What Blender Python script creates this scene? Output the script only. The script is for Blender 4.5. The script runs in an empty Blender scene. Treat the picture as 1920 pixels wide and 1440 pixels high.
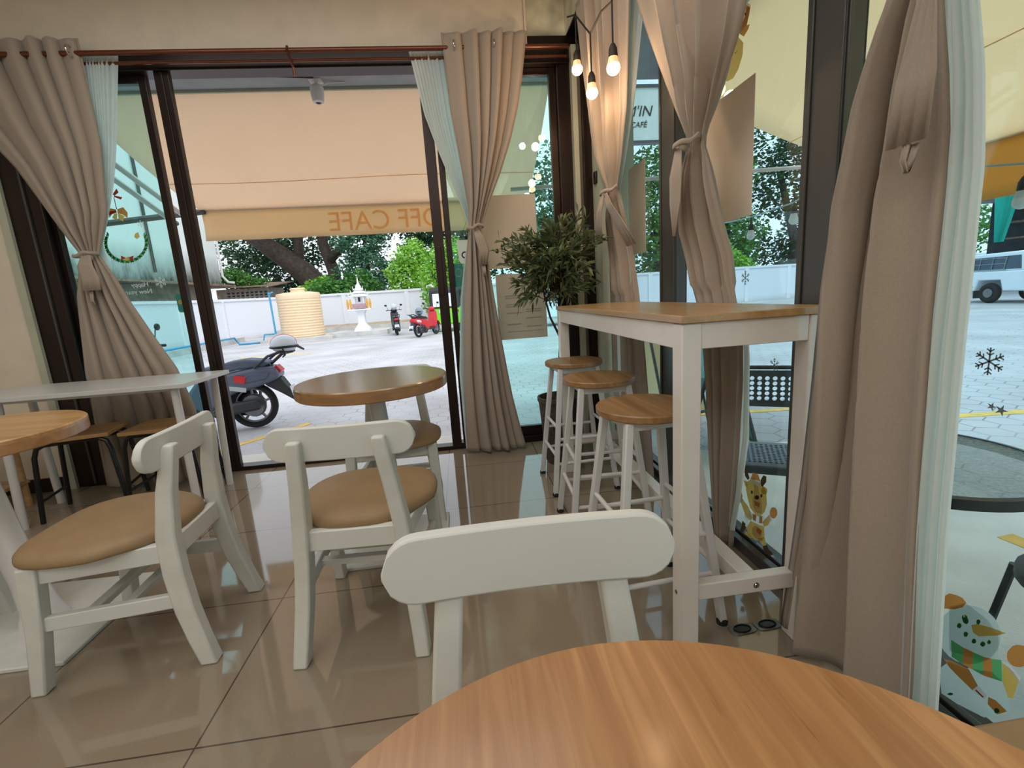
import bpy, math, random
import numpy as np
from mathutils import Vector, Matrix
PI = math.pi
random.seed(7)
sc = bpy.context.scene
COL = sc.collection

# ------------------------------------------------------------------ camera, world, lights, exposure
cam_d = bpy.data.cameras.new('camera'); cam = bpy.data.objects.new('camera', cam_d); COL.objects.link(cam)
_yaw, _pitch, _roll = map(math.radians, (5.743, 10.875, -3.875))
cy, sy, cp, sp = math.cos(_yaw), math.sin(_yaw), math.cos(_pitch), math.sin(_pitch)
Fw = Vector((sy*cp, cy*cp, -sp)); r0 = Vector((cy, -sy, 0)); u0 = r0.cross(Fw)
Rt = r0*math.cos(_roll) + u0*math.sin(_roll); Up = u0*math.cos(_roll) - r0*math.sin(_roll)
cam.matrix_world = Matrix(((Rt.x, Up.x, -Fw.x, 0), (Rt.y, Up.y, -Fw.y, 0), (Rt.z, Up.z, -Fw.z, 1.07), (0, 0, 0, 1)))
cam_d.sensor_width = 36; cam_d.lens = 36*866.2/1920; cam_d.clip_start = 0.02; cam_d.clip_end = 300
sc.camera = cam
sc.view_settings.view_transform = 'Standard'; sc.view_settings.look = 'None'
sc.view_settings.gamma = 1; sc.view_settings.use_curve_mapping = False
sc.view_settings.exposure = 0.30

w = bpy.data.worlds.new('overcast_sky'); sc.world = w; w.use_nodes = True
bg = w.node_tree.nodes['Background']
bg.inputs[0].default_value = (0.83, 0.91, 1.0, 1); bg.inputs[1].default_value = 1.35
sd = bpy.data.lights.new('sun', 'SUN'); sd.energy = 1.0; sd.angle = math.radians(25); sd.color = (1, 0.97, 0.92)
sun = bpy.data.objects.new('sun', sd); COL.objects.link(sun); sun.rotation_euler = (math.radians(32), math.radians(18), 0)
def area(name, loc, sx, sy_, power, color, rot=(0, 0, 0)):
    d = bpy.data.lights.new(name, 'AREA'); d.shape = 'RECTANGLE'; d.size = sx; d.size_y = sy_; d.energy = power; d.color = color
    o = bpy.data.objects.new(name, d); COL.objects.link(o); o.location = loc; o.rotation_euler = rot; return o
area('ceiling_fill_near', (-1.2, 0.4, 2.95), 2.2, 1.4, 19, (1, 0.98, 0.95))  # unseen fill panels added overhead to brighten the interior, here and below
area('ceiling_fill_far', (-0.8, 1.9, 2.95), 2.4, 0.8, 16, (1, 0.98, 0.95))
area('ceiling_fill_back', (-1.0, -2.0, 2.95), 3.5, 1.4, 46, (1, 0.97, 0.93))

# ------------------------------------------------------------------ material helpers
def lin(c): return tuple(((v/255)/12.92 if v/255 <= 0.04045 else ((v/255+0.055)/1.055)**2.4) for v in c)
def c4(c): return (*lin(c), 1)
class NT:
    def __init__(s, name):
        s.m = bpy.data.materials.new(name); s.m.use_nodes = True; s.t = s.m.node_tree; s.t.nodes.clear()
        s.out = s.t.nodes.new('ShaderNodeOutputMaterial')
    def n(s, typ, **kw):
        nd = s.t.nodes.new('ShaderNode'+typ)
        for k, v in kw.items():
            if isinstance(k, str) and k.startswith('i_'): nd.inputs[int(k[2:])].default_value = v
            else: setattr(nd, k, v)
        return nd
    def l(s, a, b): s.t.links.new(a, b)
    def math(s, op, a, b=None):
        nd = s.n('Math', operation=op)
        for i, v in enumerate((a, b)):
            if v is None: continue
            if hasattr(v, 'links'): s.l(v, nd.inputs[i])
            else: nd.inputs[i].default_value = v
        return nd.outputs[0]
    def ramp(s, fac, stops):
        r = s.n('ValToRGB'); e = r.color_ramp.elements
        while len(e) > 2: e.remove(e[-1])
        e[0].position, e[0].color = stops[0]; e[1].position, e[1].color = stops[-1]
        for p, c in stops[1:-1]: q = e.new(p); q.color = c
        s.l(fac, r.inputs[0]); return r.outputs[0]
def mat(name, rgb, rough=0.5, metal=0.0, var=0.06, scale=8.0, bump=0.0, bscale=60.0, emit=None, estr=0, sheen=0, coat=0, trans=0, alpha=None, stretch=None):
    k = NT(name); b = k.n('BsdfPrincipled'); c = lin(rgb)
    tc = k.n('TexCoord'); src = tc.outputs['Object']
    if stretch:
        mp = k.n('Mapping'); mp.inputs['Scale'].default_value = stretch; k.l(src, mp.inputs[0]); src = mp.outputs[0]
    nz = k.n('TexNoise'); nz.inputs['Scale'].default_value = scale; nz.inputs['Detail'].default_value = 4; k.l(src, nz.inputs['Vector'])
    lo = tuple(max(0, v*(1-var*2.2)) for v in c); hi = tuple(min(1, v*(1+var*2.2)) for v in c)
    k.l(k.ramp(nz.outputs[0], [(0.3, (*lo, 1)), (0.7, (*hi, 1))]), b.inputs['Base Color'])
    b.inputs['Roughness'].default_value = rough; b.inputs['Metallic'].default_value = metal
    if coat: b.inputs['Coat Weight'].default_value = coat; b.inputs['Coat Roughness'].default_value = 0.1
    if sheen: b.inputs['Sheen Weight'].default_value = sheen
    if bump:
        n2 = k.n('TexNoise'); n2.inputs['Scale'].default_value = bscale; n2.inputs['Detail'].default_value = 3; k.l(src, n2.inputs['Vector'])
        bp = k.n('Bump'); bp.inputs['Strength'].default_value = bump; bp.inputs['Distance'].default_value = 0.01
        k.l(n2.outputs[0], bp.inputs['Height']); k.l(bp.outputs[0], b.inputs['Normal'])
    if emit: b.inputs['Emission Color'].default_value = c4(emit); b.inputs['Emission Strength'].default_value = estr
    res = b.outputs[0]
    if trans:
        t = k.n('BsdfTranslucent'); t.inputs[0].default_value = (*c, 1); mx = k.n('MixShader'); mx.inputs[0].default_value = trans
        k.l(res, mx.inputs[1]); k.l(t.outputs[0], mx.inputs[2]); res = mx.outputs[0]
    if alpha is not None:
        t = k.n('BsdfTransparent'); mx = k.n('MixShader'); mx.inputs[0].default_value = alpha
        k.l(t.outputs[0], mx.inputs[1]); k.l(res, mx.inputs[2]); res = mx.outputs[0]
    k.l(res, k.out.inputs[0]); return k.m
def glass(name, tint, refl=0.05):
    k = NT(name); t = k.n('BsdfTransparent'); t.inputs[0].default_value = (*tint, 1)
    g = k.n('BsdfGlossy'); g.inputs['Roughness'].default_value = 0.0; g.inputs[0].default_value = (0.9, 0.95, 0.95, 1)
    lw = k.n('LayerWeight'); lw.inputs[0].default_value = 0.5
    f = k.math('ADD', k.math('MULTIPLY', k.math('POWER', lw.outputs['Facing'], 4.0), 0.8), refl)
    mx = k.n('MixShader'); k.l(f, mx.inputs[0]); k.l(t.outputs[0], mx.inputs[1]); k.l(g.outputs[0], mx.inputs[2]); k.l(mx.outputs[0], k.out.inputs[0])
    return k.m
def wood(name, a, b, axis=0, rough=0.35, strips=0.0, fine=1.0, coat=0.3, stain=None):
    k = NT(name); tc = k.n('TexCoord'); mp = k.n('Mapping'); s = [30*fine, 30*fine, 30*fine]; s[axis] = 1.6*fine
    mp.inputs['Scale'].default_value = s; k.l(tc.outputs['Object'], mp.inputs[0])
    nz = k.n('TexNoise'); nz.inputs['Scale'].default_value = 1.0; nz.inputs['Detail'].default_value = 6; nz.inputs['Distortion'].default_value = 0.6
    k.l(mp.outputs[0], nz.inputs['Vector']); col = k.ramp(nz.outputs[0], [(0.28, c4(a)), (0.5, c4(tuple((x+y)/2 for x, y in zip(a, b)))), (0.72, c4(b))])
    if strips:
        sep = k.n('SeparateXYZ'); k.l(tc.outputs['Object'], sep.inputs[0])
        q = k.math('FLOOR', k.math('MULTIPLY', sep.outputs[1 if axis == 0 else 0], 1/strips))
        wn = k.n('TexWhiteNoise', noise_dimensions='1D'); k.l(q, wn.inputs['W'])
        hsv = k.n('HueSaturation'); k.l(k.math('ADD', k.math('MULTIPLY', wn.outputs[0], 0.22), 0.89), hsv.inputs['Value']); k.l(col, hsv.inputs['Color']); col = hsv.outputs[0]
    if stain:
        m2 = k.n('Mapping'); s2 = [150, 150, 150]; s2[axis] = 20; m2.inputs['Scale'].default_value = s2; k.l(tc.outputs['Object'], m2.inputs[0])
        n3 = k.n('TexNoise'); n3.inputs['Scale'].default_value = 1.0; n3.inputs['Detail'].default_value = 2; k.l(m2.outputs[0], n3.inputs['Vector'])
        f = k.ramp(n3.outputs[0], [(0.68, (0, 0, 0, 1)), (0.80, (0.5, 0.5, 0.5, 1))]); mx = k.n('MixRGB'); k.l(f, mx.inputs[0]); k.l(col, mx.inputs[1]); mx.inputs[2].default_value = c4(stain); col = mx.outputs[0]
    bs = k.n('BsdfPrincipled'); k.l(col, bs.inputs['Base Color']); bs.inputs['Roughness'].default_value = rough; bs.inputs['Coat Weight'].default_value = coat; bs.inputs['Coat Roughness'].default_value = 0.15
    k.l(bs.outputs[0], k.out.inputs[0]); return k.m
def tile_floor():
    k = NT('polished_tile'); tc = k.n('TexCoord'); mp = k.n('Mapping'); mp.inputs['Location'].default_value = (0.76+3.0, -1.065+6.0, 0); k.l(tc.outputs['Object'], mp.inputs[0])
    br = k.n('TexBrick'); br.offset = 0; br.squash = 1
    for nm, v in (('Scale', 1.0), ('Mortar Size', 0.0028), ('Mortar Smooth', 0.2), ('Brick Width', 0.6), ('Row Height', 0.6), ('Bias', 0)): br.inputs[nm].default_value = v
    br.inputs['Color1'].default_value = c4((142, 128, 110)); br.inputs['Color2'].default_value = c4((137, 123, 105)); br.inputs['Mortar'].default_value = c4((78, 68, 60))
    k.l(mp.outputs[0], br.inputs['Vector'])
    nz = k.n('TexNoise'); nz.inputs['Scale'].default_value = 160; nz.inputs['Detail'].default_value = 2; k.l(tc.outputs['Object'], nz.inputs['Vector'])
    hs = k.n('HueSaturation'); k.l(br.outputs['Color'], hs.inputs['Color']); k.l(k.math('ADD', k.math('MULTIPLY', nz.outputs[0], 0.16), 0.92), hs.inputs['Value'])
    b = k.n('BsdfPrincipled'); k.l(hs.outputs[0], b.inputs['Base Color']); b.inputs['Roughness'].default_value = 0.055
    b.inputs['IOR'].default_value = 1.75; k.l(b.outputs[0], k.out.inputs[0]); return k.m
def hex_paver():
    k = NT('hexagon_pavers'); tc = k.n('TexCoord'); S = 1/0.24
    def vm(op, a, b=None):
        nd = k.n('VectorMath', operation=op)
        for i, v in enumerate((a, b)):
            if v is None: continue
            if hasattr(v, 'links'): k.l(v, nd.inputs[i])
            else: nd.inputs[i].default_value = v
        return nd
    mp = k.n('Mapping'); mp.inputs['Scale'].default_value = (S, S, 0); mp.inputs['Location'].default_value = (400, 400, 0); k.l(tc.outputs['Object'], mp.inputs[0])
    r = (1, 1.7320508, 1); h = (0.5, 0.8660254, 0.0)
    a = vm('SUBTRACT', vm('MODULO', mp.outputs[0], r).outputs[0], h).outputs[0]
    b = vm('SUBTRACT', vm('MODULO', vm('SUBTRACT', mp.outputs[0], h).outputs[0], r).outputs[0], h).outputs[0]
    da = vm('DOT_PRODUCT', a, a).outputs['Value']; db = vm('DOT_PRODUCT', b, b).outputs['Value']
    def hd(v):
        ab = vm('ABSOLUTE', v).outputs[0]; s = k.n('SeparateXYZ'); k.l(ab, s.inputs[0])
        return k.math('MAXIMUM', vm('DOT_PRODUCT', ab, (0.5, 0.8660254, 0)).outputs['Value'], s.outputs[0])
    ha, hb = hd(a), hd(b); less = k.math('LESS_THAN', da, db)
    d = k.math('ADD', k.math('MULTIPLY', less, ha), k.math('MULTIPLY', k.math('SUBTRACT', 1.0, less), hb))
    line = k.math('GREATER_THAN', d, 0.475)
    nz = k.n('TexNoise'); nz.inputs['Scale'].default_value = 0.9; nz.inputs['Detail'].default_value = 8; k.l(tc.outputs['Object'], nz.inputs['Vector'])
    col = k.ramp(nz.outputs[0], [(0.3, c4((172, 169, 170))), (0.7, c4((200, 199, 203)))])
    n2 = k.n('TexNoise'); n2.inputs['Scale'].default_value = 1.3; k.l(tc.outputs['Object'], n2.inputs['Vector'])
    lf = k.math('MULTIPLY', line, k.ramp(n2.outputs[0], [(0.42, (0.25, 0.25, 0.25, 1)), (0.6, (0.85, 0.85, 0.85, 1))]))
    mx = k.n('MixRGB'); k.l(lf, mx.inputs[0]); k.l(col, mx.inputs[1]); mx.inputs[2].default_value = c4((128, 118, 112))
    bs = k.n('BsdfPrincipled'); k.l(mx.outputs[0], bs.inputs['Base Color']); bs.inputs['Roughness'].default_value = 0.75; k.l(bs.outputs[0], k.out.inputs[0]); return k.m
def leaf_mat(name, a, b, tr=0.35):
    k = NT(name); g = k.n('NewGeometry'); col = k.ramp(g.outputs['Random Per Island'], [(0.0, c4(a)), (1.0, c4(b))])
    d = k.n('BsdfPrincipled'); k.l(col, d.inputs['Base Color']); d.inputs['Roughness'].default_value = 0.55
    t = k.n('BsdfTranslucent'); k.l(col, t.inputs[0]); mx = k.n('MixShader'); mx.inputs[0].default_value = tr
    k.l(d.outputs[0], mx.inputs[1]); k.l(t.outputs[0], mx.inputs[2]); k.l(mx.outputs[0], k.out.inputs[0]); return k.m
def stained(name, base, dark, zlo, zhi, scale=1.2):   # weathered plaster: mould streaks low on the wall
    k = NT(name); tc = k.n('TexCoord'); sep = k.n('SeparateXYZ'); k.l(tc.outputs['Object'], sep.inputs[0])
    mp = k.n('Mapping'); mp.inputs['Scale'].default_value = (1, 1, 0.35); k.l(tc.outputs['Object'], mp.inputs[0])
    nz = k.n('TexNoise'); nz.inputs['Scale'].default_value = scale*2; nz.inputs['Detail'].default_value = 9; nz.inputs['Roughness'].default_value = 0.7; k.l(mp.outputs[0], nz.inputs['Vector'])
    mr = k.n('MapRange'); k.l(sep.outputs[2], mr.inputs[0]); mr.inputs[1].default_value = zhi; mr.inputs[2].default_value = zlo
    f = k.math('MULTIPLY', mr.outputs[0], k.math('MULTIPLY', nz.outputs[0], 1.7))
    mx = k.n('MixRGB'); k.l(k.math('MINIMUM', f, 1.0), mx.inputs[0]); mx.inputs[1].default_value = c4(base); mx.inputs[2].default_value = c4(dark)
    b = k.n('BsdfPrincipled'); k.l(mx.outputs[0], b.inputs['Base Color']); b.inputs['Roughness'].default_value = 0.85; k.l(b.outputs[0], k.out.inputs[0]); return k.m

M = dict(
 wall=mat('wall_paint', (216, 204, 186), 0.8, var=0.02, bump=0.05, bscale=200),
 ceil=mat('ceiling_paint', (190, 182, 170), 0.8, var=0.02),
 recess=mat('stained_recess_paint', (206, 206, 186), 0.35, var=0.22, scale=5),
 pier=mat('pier_paint', (176, 178, 158), 0.6, var=0.02),
 floor=tile_floor(), pavers=hex_paver(),
 porch=mat('porch_concrete', (222, 220, 214), 0.55, var=0.05, scale=3, bump=0.3, bscale=90),
 alu=mat('dark_bronze_aluminium', (44, 33, 30), 0.28, metal=0.55, var=0.08, scale=2),
 alug=mat('dark_grey_aluminium', (74, 73, 69), 0.3, metal=0.25, var=0.05, scale=2),
 white=mat('white_painted_wood', (208, 209, 203), 0.42, var=0.012, scale=5, bump=0.05, bscale=40, stretch=(1, 1, 1)),
 scuff=mat('scuffed_white_paint', (202, 202, 194), 0.45, var=0.025, scale=14, bump=0.08, bscale=60),
 wlam=mat('white_laminate', (198, 198, 196), 0.3, var=0.01),
 wmetal=mat('white_powder_coat', (205, 203, 200), 0.3, var=0.01),
 bar=mat('cream_white_lacquer', (222, 215, 206), 0.22, var=0.015),
 black=mat('black_powder_coat', (16, 16, 18), 0.35, var=0.05),
 rubber=mat('black_rubber', (20, 20, 20), 0.7, var=0.05),
 cush=mat('tan_leatherette', (142, 116, 82), 0.55, var=0.03, scale=14, bump=0.15, bscale=350),
 woodN=wood('orange_beech', (150, 102, 60), (182, 136, 88), 1, 0.36, 0.11, 3.0, 0.35, stain=(112, 70, 38)),
 woodM=wood('oak_veneer', (138, 104, 66), (164, 128, 86), 0, 0.2, 0.0, 1.0, 0.5),
 woodE=wood('wood_edge', (142, 102, 64), (176, 134, 90), 0, 0.4, 0.0, 0.6, 0.2),
 woodS=wood('stool_oak', (132, 96, 58), (170, 132, 86), 1, 0.4, 0.075, 1.2, 0.1),
 woodB=wood('bar_oak', (158, 122, 78), (188, 152, 102), 1, 0.3, 0.0, 1.0, 0.3),
 woodP=wood('pine_seat', (168, 126, 78), (196, 154, 102), 0, 0.4, 0.06, 1.0, 0.2),
 drape=mat('taupe_curtain_fabric', (172, 157, 141), 0.9, var=0.03, scale=300, bump=0.2, bscale=900, sheen=0.3, trans=0.14),
 sheer=mat('white_voile', (236, 242, 240), 0.9, var=0.01, scale=60, trans=0.6, alpha=0.95),
 rod=mat('copper_brown_rod', (106, 60, 42), 0.25, metal=0.5, var=0.06),
 chrome=mat('chrome', (200, 200, 205), 0.15, metal=1.0, var=0.02),
 steel=mat('brushed_steel', (120, 120, 116), 0.35, metal=0.9, var=0.08, scale=30),
 glassT=glass('green_tinted_glass', (0.74, 0.94, 0.92), 0.04), glassS=glass('blue_green_tinted_glass', (0.76, 0.90, 0.93), 0.035),
 clear=glass('clear_glass', (0.95, 0.97, 0.97), 0.05),
 canvas=mat('beige_awning_canvas', (244, 224, 202), 0.8, var=0.02, scale=1.5, trans=0.56, bump=0.1, bscale=4),
 canvasY=mat('yellow_awning_canvas', (252, 228, 196), 0.8, var=0.02, scale=1.5, trans=0.72, bump=0.1, bscale=4),
 valance=mat('golden_valance_canvas', (242, 218, 182), 0.8, var=0.03, scale=2, trans=0.6, bump=0.2, bscale=5),
 valanceY=mat('deep_golden_valance', (238, 186, 96), 0.8, var=0.03, scale=2, trans=0.5, bump=0.2, bscale=5),
 letter=mat('faded_letter_print', (248, 226, 192), 0.8, var=0.01, trans=0.85),
 slab=mat('grey_concrete_soffit', (158, 160, 162), 0.8, var=0.06, scale=4),
 plaster=stained('stained_plaster', (232, 234, 230), (58, 62, 54), 3.0, 4.6),
 bwall=stained('boundary_wall_paint', (224, 226, 232), (150, 138, 116), -0.5, 0.3, 0.8),
 cap=mat('wall_coping', (226, 228, 232), 0.7, var=0.02),
 dirt=mat('sandy_soil', (168, 148, 122), 0.95, var=0.15, scale=3, bump=0.6, bscale=10),
 conc=mat('pale_concrete', (196, 194, 190), 0.85, var=0.08, scale=2),
 tank=mat('beige_tank_plastic', (234, 208, 172), 0.5, var=0.02),
 pipe=mat('blue_pvc', (58, 150, 196), 0.4, var=0.03),
 bark=mat('dark_bark', (62, 52, 44), 0.9, var=0.2, scale=6, bump=0.6, bscale=12),
 leafD=leaf_mat('dark_green_leaves', (28, 58, 34), (58, 98, 54)), leafG=leaf_mat('green_leaves', (52, 104, 44), (104, 160, 72)),
 leafL=leaf_mat('lime_green_leaves', (104, 168, 44), (172, 220, 92)), leafB=leaf_mat('blue_green_leaves', (52, 96, 72), (92, 142, 106)),
 olive=leaf_mat('olive_leaves', (52, 72, 42), (122, 138, 92), 0.25),
 wicker=mat('brown_wicker', (70, 56, 44), 0.6, var=0.2, scale=40, bump=0.9, bscale=120),
 paper=mat('poster_paper', (226, 214, 198), 0.8, var=0.02, scale=3, trans=0.35), print_=mat('faint_print', (204, 192, 174), 0.8, var=0.03, trans=0.35),
 sticker=mat('white_vinyl', (236, 240, 240), 0.6, var=0.02, trans=0.5), frost=mat('grey_vinyl', (120, 138, 146), 0.6, var=0.02),
 red=mat('red_vinyl', (192, 60, 44), 0.5, var=0.02, trans=0.5), orange=mat('orange_vinyl', (212, 148, 78), 0.5, var=0.02, trans=0.5), gold=mat('golden_vinyl', (226, 196, 104), 0.5, var=0.02, trans=0.5),
 tanv=mat('tan_vinyl', (212, 178, 96), 0.5, var=0.02, trans=0.5), brown=mat('brown_vinyl', (84, 62, 40), 0.5, var=0.02, trans=0.5), green=mat('green_vinyl', (104, 190, 124), 0.5, var=0.02, trans=0.5), dgreen=mat('dark_green_vinyl', (44, 98, 44), 0.5, var=0.02, trans=0.5),
 blackv=mat('black_print', (26, 26, 28), 0.6), cream=mat('cream_vinyl', (226, 206, 158), 0.5, var=0.02, trans=0.5), teal=mat('teal_vinyl', (36, 132, 116), 0.5), ice=mat('ice_white_vinyl', (206, 226, 226), 0.5, var=0.02, trans=0.5),
 yline=mat('yellow_road_paint', (232, 190, 96), 0.8, var=0.08, scale=12),
 greyp=mat('slate_grey_plastic', (92, 100, 118), 0.35, var=0.03), seatg=mat('dark_grey_vinyl_seat', (86, 94, 112), 0.6), dgrey=mat('charcoal_plastic', (44, 46, 50), 0.5), tyre=mat('tyre_rubber', (34, 33, 35), 0.85, var=0.1),
 alloy=mat('cast_alloy', (130, 132, 136), 0.35, metal=0.7), redp=mat('red_gloss_plastic', (206, 36, 48), 0.25), silver=mat('silver_plastic', (206, 212, 220), 0.3), blackp=mat('black_gloss_plastic', (22, 24, 30), 0.3),
 lime=mat('lime_green_body_paint', (128, 220, 40), 0.3, var=0.02), tarp=mat('black_hood_fabric', (40, 44, 50), 0.7), carw=mat('white_body_paint', (226, 236, 244), 0.25, var=0.01), dglass=mat('dark_car_glass', (70, 86, 104), 0.1),
 gold2=mat('marigold_garland', (226, 164, 60), 0.8, var=0.1, scale=30), shrine=mat('white_shrine_plaster', (232, 234, 238), 0.6, var=0.02), pink=mat('pink_offering_cloth', (176, 148, 150), 0.8),
 aqua=mat('turquoise_cloth', (36, 196, 178), 0.8, var=0.04, trans=0.3), shade=mat('dark_shop_interior', (46, 56, 66), 0.9, var=0.2, scale=3), rust=mat('rusty_sheet_metal', (138, 116, 98), 0.8, var=0.2, scale=6), brick=mat('breeze_block', (168, 156, 142), 0.9, var=0.12, scale=5),
 bulb=mat('glowing_bulb', (255, 214, 170), 0.4, emit=(255, 200, 150), estr=14), collar=mat('frosted_bulb_collar', (210, 160, 130), 0.4, emit=(255, 180, 120), estr=0.8),
 cable=mat('black_cable', (22, 19, 18), 0.6), camw=mat('camera_white_plastic', (214, 214, 214), 0.3), board=mat('sign_board_white', (216, 224, 216), 0.6, var=0.02), aframe=mat('turquoise_blackboard', (64, 136, 136), 0.6),
 pebble=None, cable2=mat('pale_wire', (170, 190, 196), 0.6))
k = NT('pebbled_table_glass'); tc = k.n('TexCoord'); vo = k.n('TexVoronoi'); vo.inputs['Scale'].default_value = 90; k.l(tc.outputs['Object'], vo.inputs['Vector'])
bp = k.n('Bump'); bp.inputs['Strength'].default_value = 0.9; bp.inputs['Distance'].default_value = 0.01; k.l(vo.outputs[0], bp.inputs['Height'])
b = k.n('BsdfPrincipled'); b.inputs['Base Color'].default_value = c4((206, 222, 228)); b.inputs['Roughness'].default_value = 0.2; k.l(bp.outputs[0], b.inputs['Normal'])
t = k.n('BsdfTransparent'); mx = k.n('MixShader'); mx.inputs[0].default_value = 0.5; k.l(t.outputs[0], mx.inputs[1]); k.l(b.outputs[0], mx.inputs[2]); k.l(mx.outputs[0], k.out.inputs[0]); M['pebble'] = k.m

# ------------------------------------------------------------------ mesh helpers
class MB:
    def __init__(s): s.v = []; s.f = []; s.mi = []; s.cur = 0
    def add(s, vs, fs):
        o = len(s.v); s.v += [tuple(p) for p in vs]; s.f += [tuple(i+o for i in f) for f in fs]; s.mi += [s.cur]*len(fs); return s
    def m(s, i): s.cur = i; return s
    def box(s, a, b):
        x0, y0, z0 = a; x1, y1, z1 = b
        vs = [(x0,y0,z0),(x1,y0,z0),(x1,y1,z0),(x0,y1,z0),(x0,y0,z1),(x1,y0,z1),(x1,y1,z1),(x0,y1,z1)]
        return s.add(vs, [(3,2,1,0),(4,5,6,7),(0,1,5,4),(1,2,6,5),(2,3,7,6),(3,0,4,7)])
    def cbox(s, c, d): return s.box([c[i]-d[i]/2 for i in range(3)], [c[i]+d[i]/2 for i in range(3)])
    def rings(s, rings, cap=True, closed=True):
        n = len(rings[0]); o = []; vs = [p for r in rings for p in r]; fs = []
        for i in range(len(rings)-1):
            for j in range(n if closed else n-1):
                k2 = (j+1) % n; fs.append((i*n+j, i*n+k2, (i+1)*n+k2, (i+1)*n+j))
        if cap: fs.append(tuple(range(n-1, -1, -1))); fs.append(tuple((len(rings)-1)*n+j for j in range(n)))
        return s.add(vs, fs)
    def tube(s, path, r, n=10, cap=True, sx=1.0):
        path = [Vector(p) for p in path]; rr = r if isinstance(r, (list, tuple)) else [r]*len(path); rings = []; prev = None
        for i, p in enumerate(path):
            t = (path[min(i+1, len(path)-1)]-path[max(i-1, 0)]).normalized()
            if prev is None: a = Vector((0, 0, 1)) if abs(t.z) < 0.9 else Vector((1, 0, 0)); u = a.cross(t).normalized()
            else: u = (prev-t*prev.dot(t)).normalized()
            prev = u; v = t.cross(u)
            rings.append([p+(u*math.cos(2*PI*j/n)*sx+v*math.sin(2*PI*j/n))*rr[i] for j in range(n)])
        return s.rings(rings, cap)
    def bar(s, path, wx, wy):      # rectangular bar, world-x width wx and world-y width wy per point, for roughly vertical members
        rings = []
        for i, p in enumerate(path):
            a = wx[i] if isinstance(wx, (list, tuple)) else wx; b = wy[i] if isinstance(wy, (list, tuple)) else wy
            rings.append([(p[0]-a/2, p[1]-b/2, p[2]), (p[0]+a/2, p[1]-b/2, p[2]), (p[0]+a/2, p[1]+b/2, p[2]), (p[0]-a/2, p[1]+b/2, p[2])])
        return s.rings(rings)
    def hbar(s, a, b, t, h):       # horizontal-ish bar from a to b, thickness t sideways, height h
        a, b = Vector(a), Vector(b); d = (b-a).normalized(); u = Vector((-d.y, d.x, 0)).normalized()*t/2; v = Vector((0, 0, h/2))
        return s.rings([[p-u-v, p+u-v, p+u+v, p-u+v] for p in (a, b)])
    def lathe(s, prof, c=(0, 0, 0), n=32, cap=True):
        return s.rings([[(c[0]+r*math.cos(2*PI*j/n), c[1]+r*math.sin(2*PI*j/n), c[2]+z) for j in range(n)] for r, z in prof], cap)
    def disc_y(s, c, prof, n=24):  # lathe around the y axis: prof (r, y)
        return s.rings([[(c[0]+r*math.cos(2*PI*j/n), c[1]+y, c[2]+r*math.sin(2*PI*j/n)) for j in range(n)] for r, y in prof])
    def extr(s, poly, y0, y1, taper=None):   # xz polygon extruded along y
        n = len(poly); return s.rings([[(x, y0, z) for x, z in poly], [(x, y1, z) for x, z in poly]])
    def prism(s, poly, z0, z1):
        return s.rings([[(x, y, z0) for x, y in poly], [(x, y, z1) for x, y in poly]])
    def sphere(s, c, r, n=16, m=10, sc_=(1, 1, 1)):
        return s.rings([[(c[0]+sc_[0]*r*math.sin(PI*(i+.02)/(m+.04))*math.cos(2*PI*j/n), c[1]+sc_[1]*r*math.sin(PI*(i+.02)/(m+.04))*math.sin(2*PI*j/n), c[2]-sc_[2]*r*math.cos(PI*(i+.02)/(m+.04))) for j in range(n)] for i in range(m+1)])
    def torus(s, c, R, r, axis='z', n=32, m=8, sx=1, sy=1):
        rings = []
        for i in range(n+1):
            a = 2*PI*i/n; ring = []
            for j in range(m):
                b = 2*PI*j/m; rad = R+r*math.cos(b); x, y, z = rad*math.cos(a)*sx, rad*math.sin(a)*sy, r*math.sin(b)
                if axis == 'y': x, y, z = x, z, y
                if axis == 'x': x, y, z = z, x, y
                ring.append((c[0]+x, c[1]+y, c[2]+z))
            rings.append(ring)
        return s.rings(rings, cap=False)
    def xf(s, fn): s.v = [tuple(fn(p)) for p in s.v]; return s
def obj(name, mb, mats, parent=None, bevel=0, smooth=True, at=None, seg=2, angle=35):
    me = bpy.data.meshes.new(name); vs = mb.v
    if at: vs = [(x-at[0], y-at[1], z-at[2]) for x, y, z in vs]
    me.from_pydata(vs, [], mb.f); me.update()
    for m_ in (mats if isinstance(mats, (list, tuple)) else [mats]): me.materials.append(M[m_] if isinstance(m_, str) else m_)
    if any(mb.mi): me.polygons.foreach_set('material_index', mb.mi)
    o = bpy.data.objects.new(name, me); COL.objects.link(o)
    if parent: o.parent = parent
    if smooth:
        me.polygons.foreach_set('use_smooth', [True]*len(me.polygons))
        try: me.set_sharp_from_angle(angle=math.radians(angle))
        except Exception: pass
    if bevel:
        md = o.modifiers.new('bevel', 'BEVEL'); md.width = bevel; md.segments = seg; md.limit_method = 'ANGLE'; md.angle_limit = math.radians(40)
    return o
def tag(o, label, cat, group=None, kind=None):
    o['label'] = label; o['category'] = cat
    if group: o['group'] = group
    if kind: o['kind'] = kind
    return o
def thing(name, label, cat, loc=(0, 0, 0), rotz=0.0, group=None):
    o = bpy.data.objects.new(name, None); o.empty_display_size = 0.1; COL.objects.link(o); o.location = loc; o.rotation_euler = (0, 0, rotz)
    return tag(o, label, cat, group)
def struct(name, mb, m_, parent=None, bevel=0, smooth=False):
    o = obj(name, mb, m_, parent, bevel, smooth)
    if not parent: o['kind'] = 'structure'
    return o
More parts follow.
